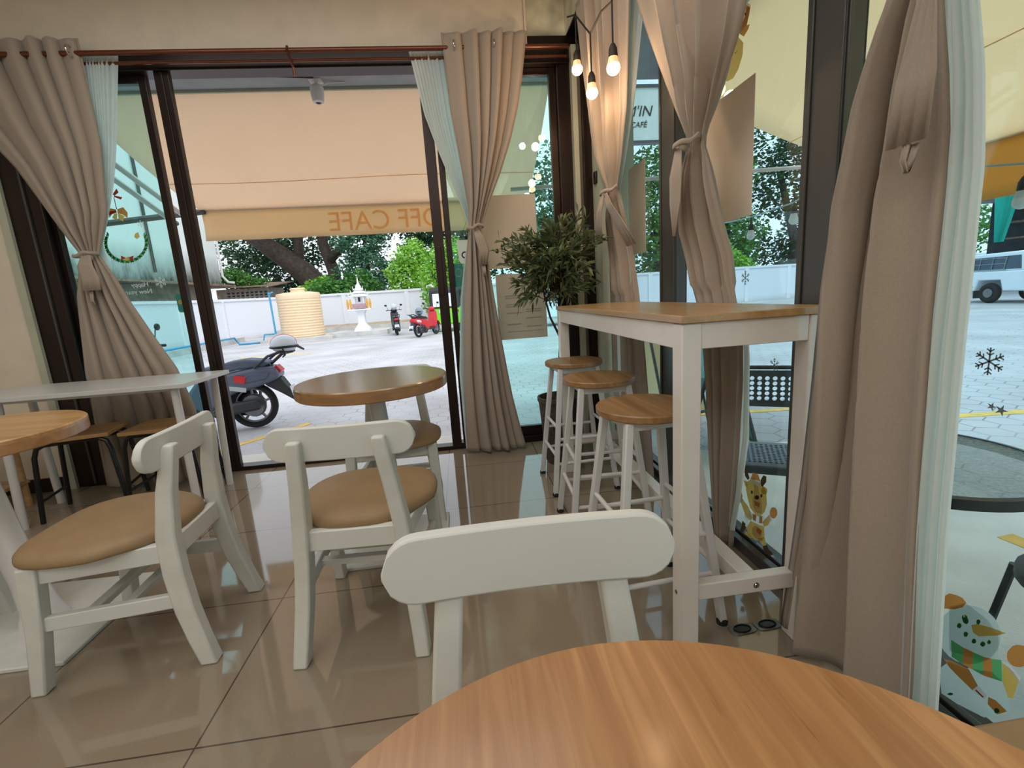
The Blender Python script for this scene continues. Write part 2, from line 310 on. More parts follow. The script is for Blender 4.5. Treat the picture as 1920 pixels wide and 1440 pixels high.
def dup(root, loc, rotz, label, group=None):
    r = root.copy(); COL.objects.link(r); r.location = loc; r.rotation_euler = (0, 0, rotz); r['label'] = label
    if group: r['group'] = group
    for ch in root.children:
        c = ch.copy(); COL.objects.link(c); c.parent = r
        for g in ch.children: d = g.copy(); COL.objects.link(d); d.parent = c
    return r
def text(name, body, size, loc, rot, m_, parent=None, extrude=0.001, align='CENTER', scale=(1, 1, 1), shear=0, off=0):
    cu = bpy.data.curves.new(name, 'FONT'); cu.body = body; cu.size = size; cu.extrude = extrude; cu.align_x = align; cu.align_y = 'CENTER'; cu.shear = shear; cu.offset = off
    tmp = bpy.data.objects.new(name, cu); me = bpy.data.meshes.new_from_object(tmp); bpy.data.objects.remove(tmp); bpy.data.curves.remove(cu); me.name = name; me.materials.clear(); me.materials.append(M[m_]); o = bpy.data.objects.new(name, me); COL.objects.link(o); o.location = loc; o.rotation_euler = rot; o.scale = scale
    if parent: o.parent = parent
    return o

# ------------------------------------------------------------------ the room
YW = 3.233
struct('floor', MB().box((-3.3, -3.0, -0.27), (1.14, 3.33, 0)), 'floor')
struct('ceiling', MB().box((-3.3, -3.0, 3.0), (1.14, 3.33, 3.1)), 'ceil')
struct('wall_front', MB().box((-3.3, YW-.02, 2.585), (0.56, YW+.1, 3.0)).box((-3.3, YW-.02, 0), (-2.67, YW+.1, 2.585)), 'wall')
struct('wall_front_recess', MB().box((0.56, YW+.03, 2.665), (1.14, YW+.1, 3.0)), 'recess')
struct('trim_1', MB().box((-2.67, YW-.03, 0), (-2.625, YW+.08, 2.585)), 'pier')
struct('trim_2', MB().box((0.56, YW, 2.585), (1.04, YW+.1, 2.665)), 'alu')
struct('trim_3', MB().box((0.548, 3.19, 2.60), (0.56, YW-.0205, 3.0)), 'wall')
struct('wall_left', MB().box((-3.4, -3.0, 0), (-3.3, 3.33, 3.0)), 'wall')
struct('wall_back', MB().box((-3.4, -3.1, 0), (1.14, -3.0, 3.0)), 'wall')
struct('wall_corner', MB().box((0.925, 2.94, 0), (1.14, 3.233, 2.6)), 'pier')
struct('trim_4', MB().box((0.83, 3.17, 0), (0.862, YW+.08, 2.585)), 'pier')
struct('trim_5', MB().box((0.862, 3.10, 0), (0.925, YW+.06, 2.585)).box((0.872, 3.085, 0), (0.885, 3.10, 2.585)), 'alu')
struct('wall_right_beam', MB().box((0.82, -3.0, 2.672), (1.14, YW+.03, 3.0)), 'recess')
struct('beam_underside', MB().box((0.82, -3.0, 2.662), (1.03, YW+.03, 2.6715)), 'black')  # thin black sheet covering the underside of the beam
struct('wall_right_header', MB().box((1.03, -3.0, 2.60), (1.14, YW+.1, 2.6715)), 'black')
struct('baseboard_front', MB().box((-3.3, YW-.035, 0), (-2.67, YW-.02, 0.09)), 'alu')

def sticker_at(mb, pts, plane, p):   # flat polygon on a glass pane; plane 'y' (x,z) or 'x' (y,z)
    vs = [((a, p, b) if plane == 'y' else (p, a, b)) for a, b in pts]
    mb.add(vs, [tuple(range(len(vs)))]); return mb

# sliding door front: frame, fixed panes and the two stacks of stiles
win = struct('door_1', MB().box((-2.625, YW-.02, 2.50), (0.83, YW+.10, 2.585)).box((-2.625, YW-.01, 0), (-2.44, YW+.09, 2.50)).box((0.745, YW-.01, 0), (0.83, YW+.09, 2.50))
    .box((-2.625, YW, -0.005), (-1.66, YW+.09, 0.045)).box((-0.07, YW, -0.005), (0.83, YW+.09, 0.045)).box((-1.66, YW, -0.01), (-0.07, YW+.09, 0.028)), 'alu', bevel=0.003)
def sash(name, x0, x1, y, wl, wr, gm='glassT', zb=0.045, inner=None):
    o = struct(name, MB().box((x0, y, zb), (x0+wl, y+.04, 2.5)).box((x1-wr, y, zb), (x1, y+.04, 2.5)).box((x0+wl, y, 2.455), (x1-wr, y+.04, 2.5)).box((x0+wl, y, zb), (x1-wr, y+.04, zb+.07)), 'alu', bevel=0.003)
    obj('glass_pane', MB().box((x0+wl, y+.018, zb+.07), (x1-wr, y+.022, 2.455)), gm, o, smooth=False); return o
sash('door_2', -2.44, -1.744, YW+.035, 0.03, 0.042)
struct('door_3', MB().box((-1.672, YW-.006, 0.03), (-1.590, YW+.03, 2.5)).box((-1.640, YW-.012, 0.03), (-1.622, YW-.006, 2.5)), 'alu', bevel=0.003)
struct('door_4', MB().box((-0.134, YW-.006, 0.03), (-0.068, YW+.03, 2.5)).box((-0.118, YW-.012, 1.1), (-0.09, YW-.006, 1.42)), 'alu', bevel=0.003)
sash('door_5', -0.055, 0.745, YW+.035, 0.04, 0.045)
struct('door_6', MB().box((-2.52, YW-.022, 0.02), (-2.508, YW-.0, 2.5)), 'alug')

# side windows: sills, headers, posts and panes
XS = 1.03
struct('window_1', MB().box((XS, -3.0, 0), (XS+.11, 2.94, 0.02)).box((XS, -3.0, 0.02), (XS+.030, 2.94, 0.045)).box((XS+.045, -3.0, 0.02), (XS+.065, 2.94, 0.045)).box((XS+.065, -3.0, 0.02), (XS+.11, 2.94, 0.03)).box((XS, -3.0, 2.53), (XS+.11, 2.94, 2.6)), 'alug', bevel=0.003)
def post(name, y0, y1):
    return struct(name, MB().box((XS-.002, y0, 0.0), (XS+.060, y1, 2.6)).box((XS-.008, y1-.03, 0.0), (XS-.002, y1-.022, 2.6)).box((XS-.006, y0, 0.0), (XS-.002, y0+.008, 2.6)).box((XS+.004, y0-.006, 0.0), (XS+.014, y0, 2.6)), 'alug', bevel=0.003)
post('window_2', 2.155, 2.325); post('window_3', 1.208, 1.345); post('window_4', -0.95, -0.75)
for nm, a, b_ in (('window_5', 2.325, 2.94), ('window_6', 1.345, 2.155), ('window_7', -0.75, 1.208), ('window_8', -3.0, -0.95)):
    obj(nm, MB().box((1.083, a, 0.046), (1.087, b_, 2.53)), 'glassS', smooth=False)['kind'] = 'structure'
o = obj('light_switch', MB().cbox((0.918, 3.02, 1.76), (0.014, 0.05, 0.07)), 'black', bevel=0.003); tag(o, 'small black switch box on the pale pier in the room corner', 'switch')
t = thing('floor_hinge_plate', 'dark metal floor plate with two oval holes beside the bar table leg', 'floor plate', (0.83, 1.19, 0), 0.05)
pl = lambda cx, hx, hy, n=20: [(cx+hx*math.copysign(abs(math.cos(a))**.55, math.cos(a)), hy*math.copysign(abs(math.sin(a))**.55, math.sin(a))) for a in [2*PI*i/n for i in range(n)]]
for cx in (-0.043, 0.043):
    p_ = obj('plate', MB().prism(pl(cx, 0.042, 0.022), 0, 0.004), 'steel', t, bevel=0.001)
    obj('hole', MB().prism(pl(cx, 0.02, 0.011), 0.0041, 0.0046), 'black', p_)
    obj('rim', MB().torus((cx, 0, 0.005), 0.026, 0.003, sy=0.6), 'black', p_)

# curtain rods
def rod(label, a, b_, brackets, r=0.014):
    t = thing('curtain_rod', label, 'curtain rod', a)
    A, B = Vector(a), Vector(b_); obj('pole', MB().tube([A, B], r, 14), 'rod', t, at=a)
    obj('back_pole', MB().tube([A+Vector((0, 0.05, -.03)) if abs(B.y-A.y) < .5 else A+Vector((.045, 0, -.03)), B+Vector((0, .05, -.03)) if abs(B.y-A.y) < .5 else B+Vector((.045, 0, -.03))], 0.009, 10), 'rod', t, at=a)
    for q in brackets:
        P = Vector(q); side = Vector((0, 1, 0)) if abs(B.y-A.y) < .5 else Vector((1, 0, 0))
        obj('bracket', MB().tube([P+Vector((0, 0, .02)), P-side*.018, P+Vector((0, 0, -.02)), P+side*.07+Vector((0, 0, -.055)), P+side*.075+Vector((0, 0, -.10))], 0.008, 8), 'rod', t, at=a)
    return t
rod('long copper brown double curtain rod above the open sliding door', (-2.9, 3.11, 2.545), (0.80, 3.11, 2.545), [(-0.86, 3.11, 2.545)])
rod('dark curtain rod above the side windows, mostly behind the drapes', (0.90, 2.95, 2.60), (0.90, -1.2, 2.60), [])

# ------------------------------------------------------------------ curtains
def interp(edge, z, i):
    zs = [e[0] for e in edge][::-1]; vs = [e[i] for e in edge][::-1]
    return float(np.interp(z, zs, vs))
def drape_mesh(L, R, ax, top, bot, n, A0, zg, seed, rows=84, hem=0.0):
    rnd = random.Random(seed); mb = MB(); cols = int(n*12)+1; rings = []
    ph = [rnd.uniform(-.5, .5) for _ in range(int(n)+3)]
    for i in range(rows+1):
        z = top+(bot-top)*i/rows; u0, u1 = interp(L, z, 1), interp(R, z, 1); p0, p1 = interp(L, z, 2), interp(R, z, 2)
        g = math.exp(-((z-zg)/0.10)**2) if zg else 0
        A = A0*(1-.55*g); wdt = abs(u1-u0); row = []
        for j in range(cols):
            t_ = j/(cols-1); warp = t_+0.05*math.sin(t_*PI*2+seed)+0.02*math.sin(2.3*z+seed*3+t_*5)*(1-g)
            k_ = min(int(t_*n), int(n)); phi = 2*PI*n*warp+0.5*math.sin(1.1*z+seed+t_*2.0)*(1-g)
            am = A*(0.6 if z < 1.05 and ax == 'y' and seed < 4.5 else 1.0)*(1+.35*math.sin(phi*.5+seed)+.2*math.sin(phi*.25+1.3*seed)); am *= 0.55+0.45*min(1, min(t_, 1-t_)*8)
            d = am*(math.sin(phi)+0.22*math.sin(2*phi+.6)); e = min(wdt*.35/n, .03)*math.cos(phi+0.7)
            u = u0+(u1-u0)*t_+(e if 0 < j < cols-1 else 0); p = p0+(p1-p0)*t_+d*min(1.0, min(t_, 1-t_)*10)
            zz = z+(hem*math.sin(phi*.5) if i == rows else 0)
            if i == 0: zz = z+0.006*math.sin(phi)
            row.append((u, p, zz) if ax == 'x' else (p, u, zz))
        rings.append(row)
    mb.rings(rings, cap=False, closed=False); return mb
def solid(o, th=0.003):
    md = o.modifiers.new('thickness', 'SOLIDIFY'); md.thickness = th; md.offset = 0; return o
def ribbon(path, widths, dirw, th=0.004, crease=0.004):
    mb = MB(); rings = []
    for i, p in enumerate(path):
        p = Vector(p); d = Vector(dirw).normalized(); row = []
        nrm = Vector((0, 0, 1)).cross(d).normalized()
        for j in range(7):
            s_ = j/6-.5; row.append(p+d*widths[i]*s_+nrm*crease*math.cos(j*PI))
        rings.append(row)
    mb.rings(rings, cap=False, closed=False); return mb
def curtain(label, edges, ax, top, bot, n, A, zg, seed, knot, band, tails, sheer=None, eye=(), hem=0.0):
    base = (interp(edges[0], bot, 1), interp(edges[0], bot, 2), 0) if ax == 'x' else (interp(edges[0], bot, 2), interp(edges[0], bot, 1), 0)
    t = thing('curtain', label, 'curtain', base)
    solid(obj('drape', drape_mesh(edges[0], edges[1], ax, top, bot, n, A, zg, seed, hem=hem), 'drape', t, at=base, angle=180))
    if sheer:
        L, R, st, sb, sn = sheer
        obj('sheer_liner', drape_mesh(L, R, ax, st, sb, sn, 0.010, zg, seed+3), 'sheer', t, at=base, angle=180)
    if band:
        (cx, cy_, cz), rx, ry = band; mb = MB().torus((0, 0, 0), 1, 0.09, n=28, m=8)
        mb.xf(lambda p: (cx+rx*p[0], cy_+ry*p[1], cz+p[2]*.11+.006*math.sin(5*p[0])+ (p[0]*.012)))
        bd = obj('tie_band', mb, 'drape', t, at=base, angle=180)
        obj('knot', MB().sphere(knot, 0.02, 12, 8, (1, 1, 1.15)), 'drape', t, at=base)
        for path, ws in tails: solid(obj('tie_tail', ribbon(path, ws, (1, 0, 0) if ax == 'x' else (0, 1, 0), crease=0.003), 'drape', t, at=base, angle=180), 0.003)
    for c in eye: obj('eyelet', MB().torus(c[0], 0.026, 0.005, axis=c[1], n=24), 'chrome', t, at=base)
    return t
C1=([(2.62,-2.72,3.12),(2.5,-2.70,3.12),(2.21,-2.58,3.12),(1.97,-2.43,3.12),(1.79,-2.351,3.12),(1.61,-2.275,3.12),(1.47,-2.209,3.12),(1.42,-2.226,3.12),(1.24,-2.279,3.12),(1.05,-2.3,3.12),(0.77,-2.329,3.12),(0,-2.36,3.12)],
 [(2.58,-1.97,3.12),(2.25,-1.969,3.12),(2.08,-1.977,3.12),(1.91,-2.001,3.12),(1.7,-2.029,3.12),(1.55,-2.082,3.12),(1.47,-2.115,3.12),(1.37,-2.069,3.12),(1.17,-2.0,3.12),(0.97,-1.916,3.12),(0.76,-1.82,3.12),(0.5,-1.75,3.12),(0,-1.72,3.12)])
S1=([(2.58,-1.998,3.16),(1.91,-2.058,3.16),(1.71,-2.075,3.16),(1.5,-2.151,3.16),(1.0,-2.2,3.16),(0,-2.2,3.16)],[(2.56,-1.802,3.16),(2.23,-1.877,3.16),(2.05,-1.921,3.16),(1.88,-1.97,3.16),(1.68,-2.044,3.16),(1.53,-2.106,3.16),(1.0,-2.05,3.16),(0,-2.0,3.16)])
C2=([(2.62,0.04,3.1),(2.2,0.052,3.1),(2.01,0.074,3.1),(1.82,0.093,3.1),(1.63,0.112,3.1),(1.51,0.106,3.1),(1.34,0.078,3.1),(1.03,0.041,3.1),(0.82,0.02,3.1),(0.57,-0.001,3.1),(0.16,-0.013,3.1),(0,-0.012,3.1)],
 [(2.62,0.54,3.1),(2.37,0.499,3.1),(2.2,0.463,3.1),(2.01,0.403,3.1),(1.83,0.329,3.1),(1.64,0.237,3.1),(1.5,0.181,3.1),(1.4,0.196,3.1),(1.24,0.217,3.1),(0.82,0.255,3.1),(0.6,0.278,3.1),(0.38,0.303,3.1),(0.14,0.345,3.1),(0,0.375,3.1)])
S2=([(2.56,-0.173,3.165),(2.2,-0.113,3.165),(2.02,-0.059,3.165),(1.77,0.027,3.165),(1.63,0.076,3.165),(1.51,0.112,3.165),(1.34,0.065,3.165),(1.07,0.013,3.165),(0.82,-0.013,3.165),(0.57,-0.038,3.165),(0.01,-0.039,3.165)],
 [(2.56,0.12,3.165),(2.2,0.13,3.165),(1.77,0.14,3.165),(1.51,0.141,3.165),(1.24,0.11,3.165),(0.82,0.07,3.165),(0.01,0.04,3.165)])
C3=([(2.66,2.91,0.80),(2.39,2.91,0.822),(2.2,2.91,0.844),(1.97,2.91,0.867),(1.85,2.90,0.88),(1.74,2.827,0.889),(1.6,2.725,0.905),(1.5,2.82,0.93),(1.4,2.88,0.956),(1.2,2.90,0.965),(0,2.90,0.965)],
 [(2.66,2.31,0.88),(2.34,2.295,0.88),(2.1,2.333,0.883),(1.93,2.373,0.889),(1.85,2.415,0.891),(1.72,2.482,0.896),(1.6,2.569,0.9),(1.46,2.535,0.928),(1.26,2.52,0.965),(1.06,2.451,0.965),(0.72,2.371,0.965),(0.38,2.314,0.965),(0,2.26,0.965)])
S3=([(2.64,2.46,0.93),(2.32,2.50,0.93),(2.0,2.561,0.93),(1.76,2.625,0.93),(1.61,2.663,0.93),(1.2,2.66,.985),(0,2.66,.985)],[(2.64,2.12,0.93),(2.31,2.245,0.93),(2.1,2.328,0.93),(1.98,2.374,0.93),(1.86,2.444,0.93),(1.73,2.521,0.93),(1.6,2.611,0.93),(1.2,2.56,.985),(0,2.5,.985)])
C4=([(2.66,2.28,0.88),(2.31,2.237,0.9),(2.13,2.139,0.909),(1.97,2.047,0.919),(1.81,1.95,0.928),(1.71,1.89,0.935),(1.6,1.845,0.943),(1.5,1.905,0.952),(1.44,1.921,0.957),(1.28,1.966,0.975),(1.18,1.949,0.995),(1.05,1.897,0.995),(0.92,1.826,0.995),(0.65,1.784,0.995),(0.39,1.757,0.995),(0.12,1.705,0.995),(0.02,1.673,0.995)],
 [(2.66,1.16,0.88),(2.2,1.30,0.89),(1.86,1.43,0.9),(1.8,1.475,0.909),(1.74,1.55,0.919),(1.68,1.63,0.928),(1.63,1.70,0.935),(1.58,1.745,0.941),(1.5,1.712,0.947),(1.39,1.682,0.957),(1.27,1.656,0.975),(1.16,1.633,0.995),(1.04,1.611,0.995),(0.93,1.574,0.995),(0.85,1.55,0.995),(0.7,1.543,0.995),(0.45,1.557,0.995),(0.18,1.587,0.995),(0.08,1.598,0.995)])
C5=([(2.66,1.15,0.87),(1.9,0.98,0.88),(1.70,0.90,0.9),(1.57,0.913,0.9),(1.53,0.933,0.9),(1.41,0.987,0.9),(1.31,1.012,0.9),(1.21,1.04,0.9),(1.04,1.06,0.9),(0.79,1.072,0.9),(0.52,1.091,0.9),(0.32,1.113,0.9),(0,1.150,0.9)],
 [(2.66,0.588,0.87),(1.9,0.788,0.88),(1.70,0.858,0.9),(1.52,0.848,0.9),(1.41,0.834,0.9),(1.31,0.825,0.9),(0.97,0.825,0.9),(0.65,0.814,0.9),(0.45,0.801,0.9),(0.23,0.783,0.9),(0,0.773,0.9)])
S5=([(2.6,0.62,0.915),(1.9,0.80,0.915),(1.54,0.856,0.915),(1.36,0.836,0.915),(0.9,0.835,0.915),(0.5,0.82,0.915),(0,0.79,0.915)],[(2.6,0.45,0.915),(1.9,0.72,0.915),(1.62,0.81,0.915),(1.51,0.79,0.915),(1.4,0.769,0.915),(1.24,0.751,0.915),(0.91,0.747,0.915),(0.55,0.738,0.915),(0.25,0.721,0.915),(0,0.707,0.915)])
curtain('taupe curtain tied in the middle at the left end of the sliding door', C1, 'x', 2.62, 0.02, 6, 0.040, 1.47, 1.0, (-2.135, 3.07, 1.455), ((-2.165, 3.09, 1.47), 0.062, 0.05),
    [([(-2.14, 3.05, 1.46), (-2.145, 3.035, 1.40), (-2.13, 3.03, 1.33), (-2.135, 3.03, 1.26)], [.05, .085, .10, .10]), ([(-2.15, 3.045, 1.26), (-2.15, 3.035, 1.20), (-2.14, 3.035, 1.18)], [.02, .016, .01])],
    (*S1, 2.57, 0.03, 9), [((-2.0, 3.08, 2.545), 'x')])
curtain('taupe curtain with white sheer tied between the open door and the posters', C2, 'x', 2.62, 0.02, 6, 0.040, 1.51, 2.0, (0.145, 3.04, 1.50), ((0.14, 3.06, 1.505), 0.055, 0.05),
    [([(0.145, 3.03, 1.49), (0.165, 3.02, 1.43), (0.185, 3.02, 1.36), (0.172, 3.02, 1.27)], [.03, .06, .065, .05]), ([(0.175, 3.03, 1.27), (0.178, 3.025, 1.23), (0.176, 3.025, 1.20)], [.02, .02, .015])],
    (*S2, 2.56, 0.02, 12), [((0.10, 3.08, 2.545), 'x'), ((0.34, 3.08, 2.545), 'x')])
curtain('taupe curtain tied at the far side window behind the hanging bulbs', C3, 'y', 2.66, 0.02, 5, 0.034, 1.60, 3.0, (0.855, 2.62, 1.585), ((0.88, 2.645, 1.60), 0.045, 0.085),
    [([(0.84, 2.64, 1.58), (0.835, 2.68, 1.50), (0.84, 2.72, 1.42), (0.85, 2.735, 1.33)], [.06, .10, .12, .11]), ([(0.845, 2.60, 1.58), (0.85, 2.54, 1.50), (0.87, 2.45, 1.40), (0.90, 2.36, 1.28)], [.05, .09, .12, .14])],
    (*S3, 2.62, 0.02, 7), [((0.84, 2.80, 2.62), 'y')])
curtain('taupe curtain tied in front of the first window post, hanging behind the bar table', C4, 'y', 2.66, 0.03, 4, 0.034, 1.59, 4.0, (0.885, 1.775, 1.575), ((0.905, 1.795, 1.59), 0.045, 0.06),
    [([(0.875, 1.80, 1.57), (0.87, 1.81, 1.48), (0.875, 1.825, 1.38), (0.885, 1.855, 1.26)], [.05, .10, .09, .02])], None, hem=0.02)
curtain('large near taupe curtain with sheer liner at the bar table right end', C5, 'y', 2.66, 0.02, 2.5, 0.030, 1.70, 5.0, (0.86, 0.845, 1.69), ((0.88, 0.86, 1.71), 0.05, 0.07),
    [([(0.85, 0.835, 1.69), (0.838, 0.81, 1.52), (0.835, 0.815, 1.40), (0.835, 0.822, 1.292)], [.03, .035, .075, .08]), ([(0.84, 0.825, 1.292), (0.838, 0.828, 1.265), (0.84, 0.822, 1.243), (0.842, 0.816, 1.265), (0.845, 0.812, 1.29)], [.012, .010, .008, .010, .012])],
    (*S5, 2.62, 0.02, 4))
o = obj('curtain_lining_sheet', drape_mesh([(1.2, 1.60, 1.0), (0.8, 1.585, 1.0), (0.4, 1.60, 1.0), (0.12, 1.62, 1.0)], [(1.2, 1.57, 1.0), (0.8, 1.515, 1.0), (0.5, 1.505, 1.0), (0.25, 1.545, 1.0), (0.12, 1.575, 1.0)], 'y', 0.965, 0.10, 2, 0.008, None, 8.0), 'sheer', angle=180)
tag(o, 'pale satin lining strip hanging beside the curtain behind the bar table', 'curtain lining')

# ------------------------------------------------------------------ furniture
def make_chair(name, label, loc, rotz, group='white dining chairs with tan seats'):
    t = thing(name, label, 'chair', loc, rotz, group)
    for s in (-1, 1):
        obj('rear_leg', MB().bar([(s*.185, -.235, 0), (s*.178, -.212, .08), (s*.168, -.188, .18), (s*.158, -.172, .30), (s*.150, -.168, .42), (s*.135, -.182, .56), (s*.122, -.205, .68), (s*.120, -.209, .70)],
            [.045, .045, .046, .046, .046, .044, .042, .036], [.050, .053, .057, .059, .057, .048, .038, .030]), 'scuff', t, bevel=0.006)
        obj('front_leg', MB().bar([(s*.205, .225, 0), (s*.198, .20, .18), (s*.19, .18, .40)], [.042, .044, .046], [.042, .046, .052]), 'scuff', t, bevel=0.006)
        obj('side_rail', MB().hbar((s*.157, -.155, .372), (s*.19, .18, .372), .026, .058), 'white', t, bevel=0.003)
        obj('side_stretcher', MB().hbar((s*.168, -.16, .215), (s*.195, .19, .215), .022, .045), 'white', t, bevel=0.003)
    obj('rear_rail', MB().hbar((-.14, -.165, .372), (.14, -.165, .372), .028, .064), 'white', t, bevel=0.003)
    obj('front_rail', MB().hbar((-.175, .18, .372), (.175, .18, .372), .026, .058), 'white', t, bevel=0.003)
    for y in (-.02, .075): obj('cross_stretcher', MB().hbar((-.175, y, .215), (.175, y, .215), .03, .022), 'white', t, bevel=0.002)
    out = []; N = 48
    for i in range(N):
        a = 2*PI*i/N; c_, s_ = math.cos(a), math.sin(a); y = .052+.222*math.copysign(abs(s_)**.78, s_)
        wx = .172+.064*max(0, min(1, (y+.17)/.18)) if y < .01 else .236; out.append((wx*math.copysign(abs(c_)**.62, c_), y))
    def ring(k_, z): return [(x*k_, .052+(y-.052)*k_, z) for x, y in out]
    obj('seat', MB().rings([ring(.96, .400), ring(.995, .403), ring(1.0, .410), ring(.99, .422), ring(.95, .433), ring(.85, .443), ring(.6, .450), ring(.25, .452)]), 'cush', t, angle=180)
    mb = MB(); hl, hh = .22, .052; prof = []
    for i in range(13): a = -PI/2+PI*i/12; prof.append((hl-hh+hh*math.cos(a), hh*math.sin(a)))
    for i in range(9): prof.append(((hl-hh)*(1-2*(i+1)/10), hh))
    for i in range(13): a = PI/2+PI*i/12; prof.append((-hl+hh+hh*math.cos(a), hh*math.sin(a)))
    for i in range(9): prof.append((-(hl-hh)*(1-2*(i+1)/10), -hh))
    bow = lambda x: -.184+.30*x*x
    mb.rings([[(x, bow(x)-.011-.05*z, .683+z) for x, z in prof], [(x, bow(x)+.011-.05*z, .683+z) for x, z in prof]], cap=False)
    # strips across the plate so that both faces follow the bow
    n = len(prof); half = n//2
    up = [(x, z) for x, z in prof]; 
    xs = [-.22+.44*i/40 for i in range(41)]
    def hz(x): e = max(0, abs(x)-(hl-hh)); return math.sqrt(max(0, hh*hh-e*e))
    mb = MB(); rings = []
    for x in xs:
        h_ = max(hz(x), .004); rings.append([(x, bow(x)+dy-.06*z, .683+z) for dy, z in ((-.011, -h_), (.011, -h_), (.012, 0), (.011, h_), (-.011, h_), (-.012, 0))])
    mb.rings(rings); obj('backrest', mb, 'white', t, bevel=0.004, angle=50)
    return t
make_chair('dining_chair', 'white dining chair facing the middle round table, its back to the camera', (-0.375, 1.53, 0), math.radians(-3))
def redo(label, loc, rot): return dup(bpy.data.objects['dining_chair'], loc, rot, label)
redo('white dining chair at left, turned sideways toward the left round table', (-1.115, 1.555, 0), math.radians(92.5))
redo('white dining chair nearest the camera, its backrest above the near table edge', (0.071, 0.456, 0), math.radians(179))
redo('white dining chair on the far side of the middle round table, by the open door', (-0.385, 2.345, 0), math.radians(180+2))
redo('white chair beyond the left round table, only a leg showing at the photo edge', (-2.0, 1.56, 0), math.radians(0))

def round_table(label, c, z, r, edge_m, top_m, base_c, base_h, pr=0.036, th=0.053, group='round wooden cafe tables'):
    t = thing('round_table', label, 'table', (c[0], c[1], 0), 0, group)
    obj('tabletop', MB().lathe([(r-.004, z-th), (r, z-th+.004), (r, z-.016)], n=96, cap=True).m(1).lathe([(r, z-.016), (r, z-.005), (r-.005, z)], n=96), [edge_m, top_m], t, angle=30)
    pc = (base_c[0]-c[0]+.0, base_c[1]-c[1], 0)
    obj('pillar', MB().rings([[(pc[0]*k_+(rr)*math.copysign(abs(math.cos(a))**.8, math.cos(a)), pc[1]*k_+rr*math.copysign(abs(math.sin(a))**.8, math.sin(a)), zz) for a in [2*PI*i/20 for i in range(20)]] for rr, zz, k_ in ((pr*1.5, .016, 1), (pr*1.15, .07, .95), (pr, .16, .8), (pr, z-.08, .1), (pr*1.3, z-th, 0))]), 'wmetal', t, angle=60)
    obj('base_plate', MB().cbox((pc[0], pc[1], .008), (base_h*2, base_h*2, .016)), 'scuff', t, bevel=0.004)
    return t
round_table('round wooden table in the middle, in front of the open doorway', (-0.425, 2.155), 0.74, 0.336, 'woodE', 'woodM', (-0.35, 2.0), 0.21)
round_table('large orange-brown round tabletop nearest the camera', (0.103, 0.08), 0.725, 0.317, 'woodE', 'woodN', (0.103, 0.08), 0.20)
round_table('pale round wooden table cut off by the left photo edge', (-1.82, 1.80), 0.715, 0.352, 'woodE', 'woodP', (-1.61, 1.70), 0.255, 0.045)

# high bar table
t = thing('bar_table', 'tall narrow white bar table with a light oak top by the side windows', 'table', (0.755, 1.87, 0))
bx0, bx1, by0, by1, bz = 0.552, 0.957, 1.115, 2.64, 0.990
P0 = (0.755, 1.87, 0)
obj('tabletop', MB().box((bx0-.004, by0-.006, bz-.020), (bx1+.004, by1+.006, bz)), 'woodB', t, bevel=0.002, at=P0)
for x in (bx0, bx1-.054):
    for y in (by0+.002, by1-.056): obj('leg', MB().box((x, y, 0.0), (x+.054, y+.054, bz-.0205)), 'bar', t, bevel=0.003, at=P0)
obj('apron', MB().box((bx0+.054, by0+.006, bz-.088), (bx1-.054, by0+.026, bz-.021)), 'bar', t, bevel=0.002, at=P0)
obj('apron', MB().box((bx0+.054, by1-.028, bz-.088), (bx1-.054, by1-.008, bz-.021)), 'bar', t, bevel=0.002, at=P0)
for x in (bx0+.004, bx1-.026): obj('apron', MB().box((x, by0+.056, bz-.088), (x+.022, by1-.056, bz-.021)), 'bar', t, bevel=0.002, at=P0)
for y in (by0+.012, by1-.046): obj('stretcher', MB().box((bx0+.054, y, .172), (bx1-.054, y+.034, .222)), 'bar', t, bevel=0.003, at=P0)
s_ = obj('stretcher', MB().box((.752, by0+.046, .168), (.802, by1-.046, .220)), 'bar', t, bevel=0.003, at=P0)
for x, z in ((.785, .197), ): obj('bolt', MB().disc_y((x, by0+.010, z), [(.009, 0), (.009, .003), (.004, -.002)], 14), 'chrome', t, at=P0)
obj('bolt', MB().tube([(bx0-.002, by0+.03, .197), (bx0+.002, by0+.03, .197)], .006, 10), 'steel', t, at=P0)

# bar stools
def make_stool(label, c, rotz):
    t = thing('bar_stool', label, 'stool', (c[0], c[1], 0), rotz, 'bar stools along the bar table')
    H_ = .70; obj('seat', MB().lathe([(.152, H_-.024), (.156, H_-.020), (.156, H_-.004), (.153, H_)], n=48), 'woodS', t, angle=30)
    for s in (-1, 1):
        for q in (-1, 1):
            lg = obj('leg', MB().bar([(s*.172, q*.168, .012), (s*.098, q*.096, H_-.026)], .026, .026), 'wmetal', t, bevel=0.004)
            obj('foot_cap', MB().lathe([(.017, 0), (.018, .012), (.014, .020)], (s*.172, q*.168, 0), 12), 'rubber', lg)
    at_ = lambda z: .172-(z/.674)*.074
    for q in (-1, 1):
        obj('top_rail', MB().hbar((-.095, q*.094, H_-.040), (.095, q*.094, H_-.040), .010, .028), 'wmetal', t)
        obj('top_rail', MB().hbar((q*.096, -.09, H_-.040), (q*.096, .09, H_-.040), .010, .028), 'wmetal', t)
        for z in (.17, .30):
            a = at_(z); obj('rung', MB().tube([(-a, q*(a-.003), z), (a, q*(a-.003), z)], .0085, 10), 'wmetal', t)
        for z in (.21, .36):
            a = at_(z); obj('rung', MB().tube([(q*a, -a, z), (q*a, a, z)], .0085, 10), 'wmetal', t)
    return t
s1 = make_stool('nearest white bar stool, partly behind the front leg of the bar table', (0.562, 1.385), 0.06)
dup(s1, (0.573, 1.925, 0), -0.05, 'middle one of the three white bar stools at the bar table')
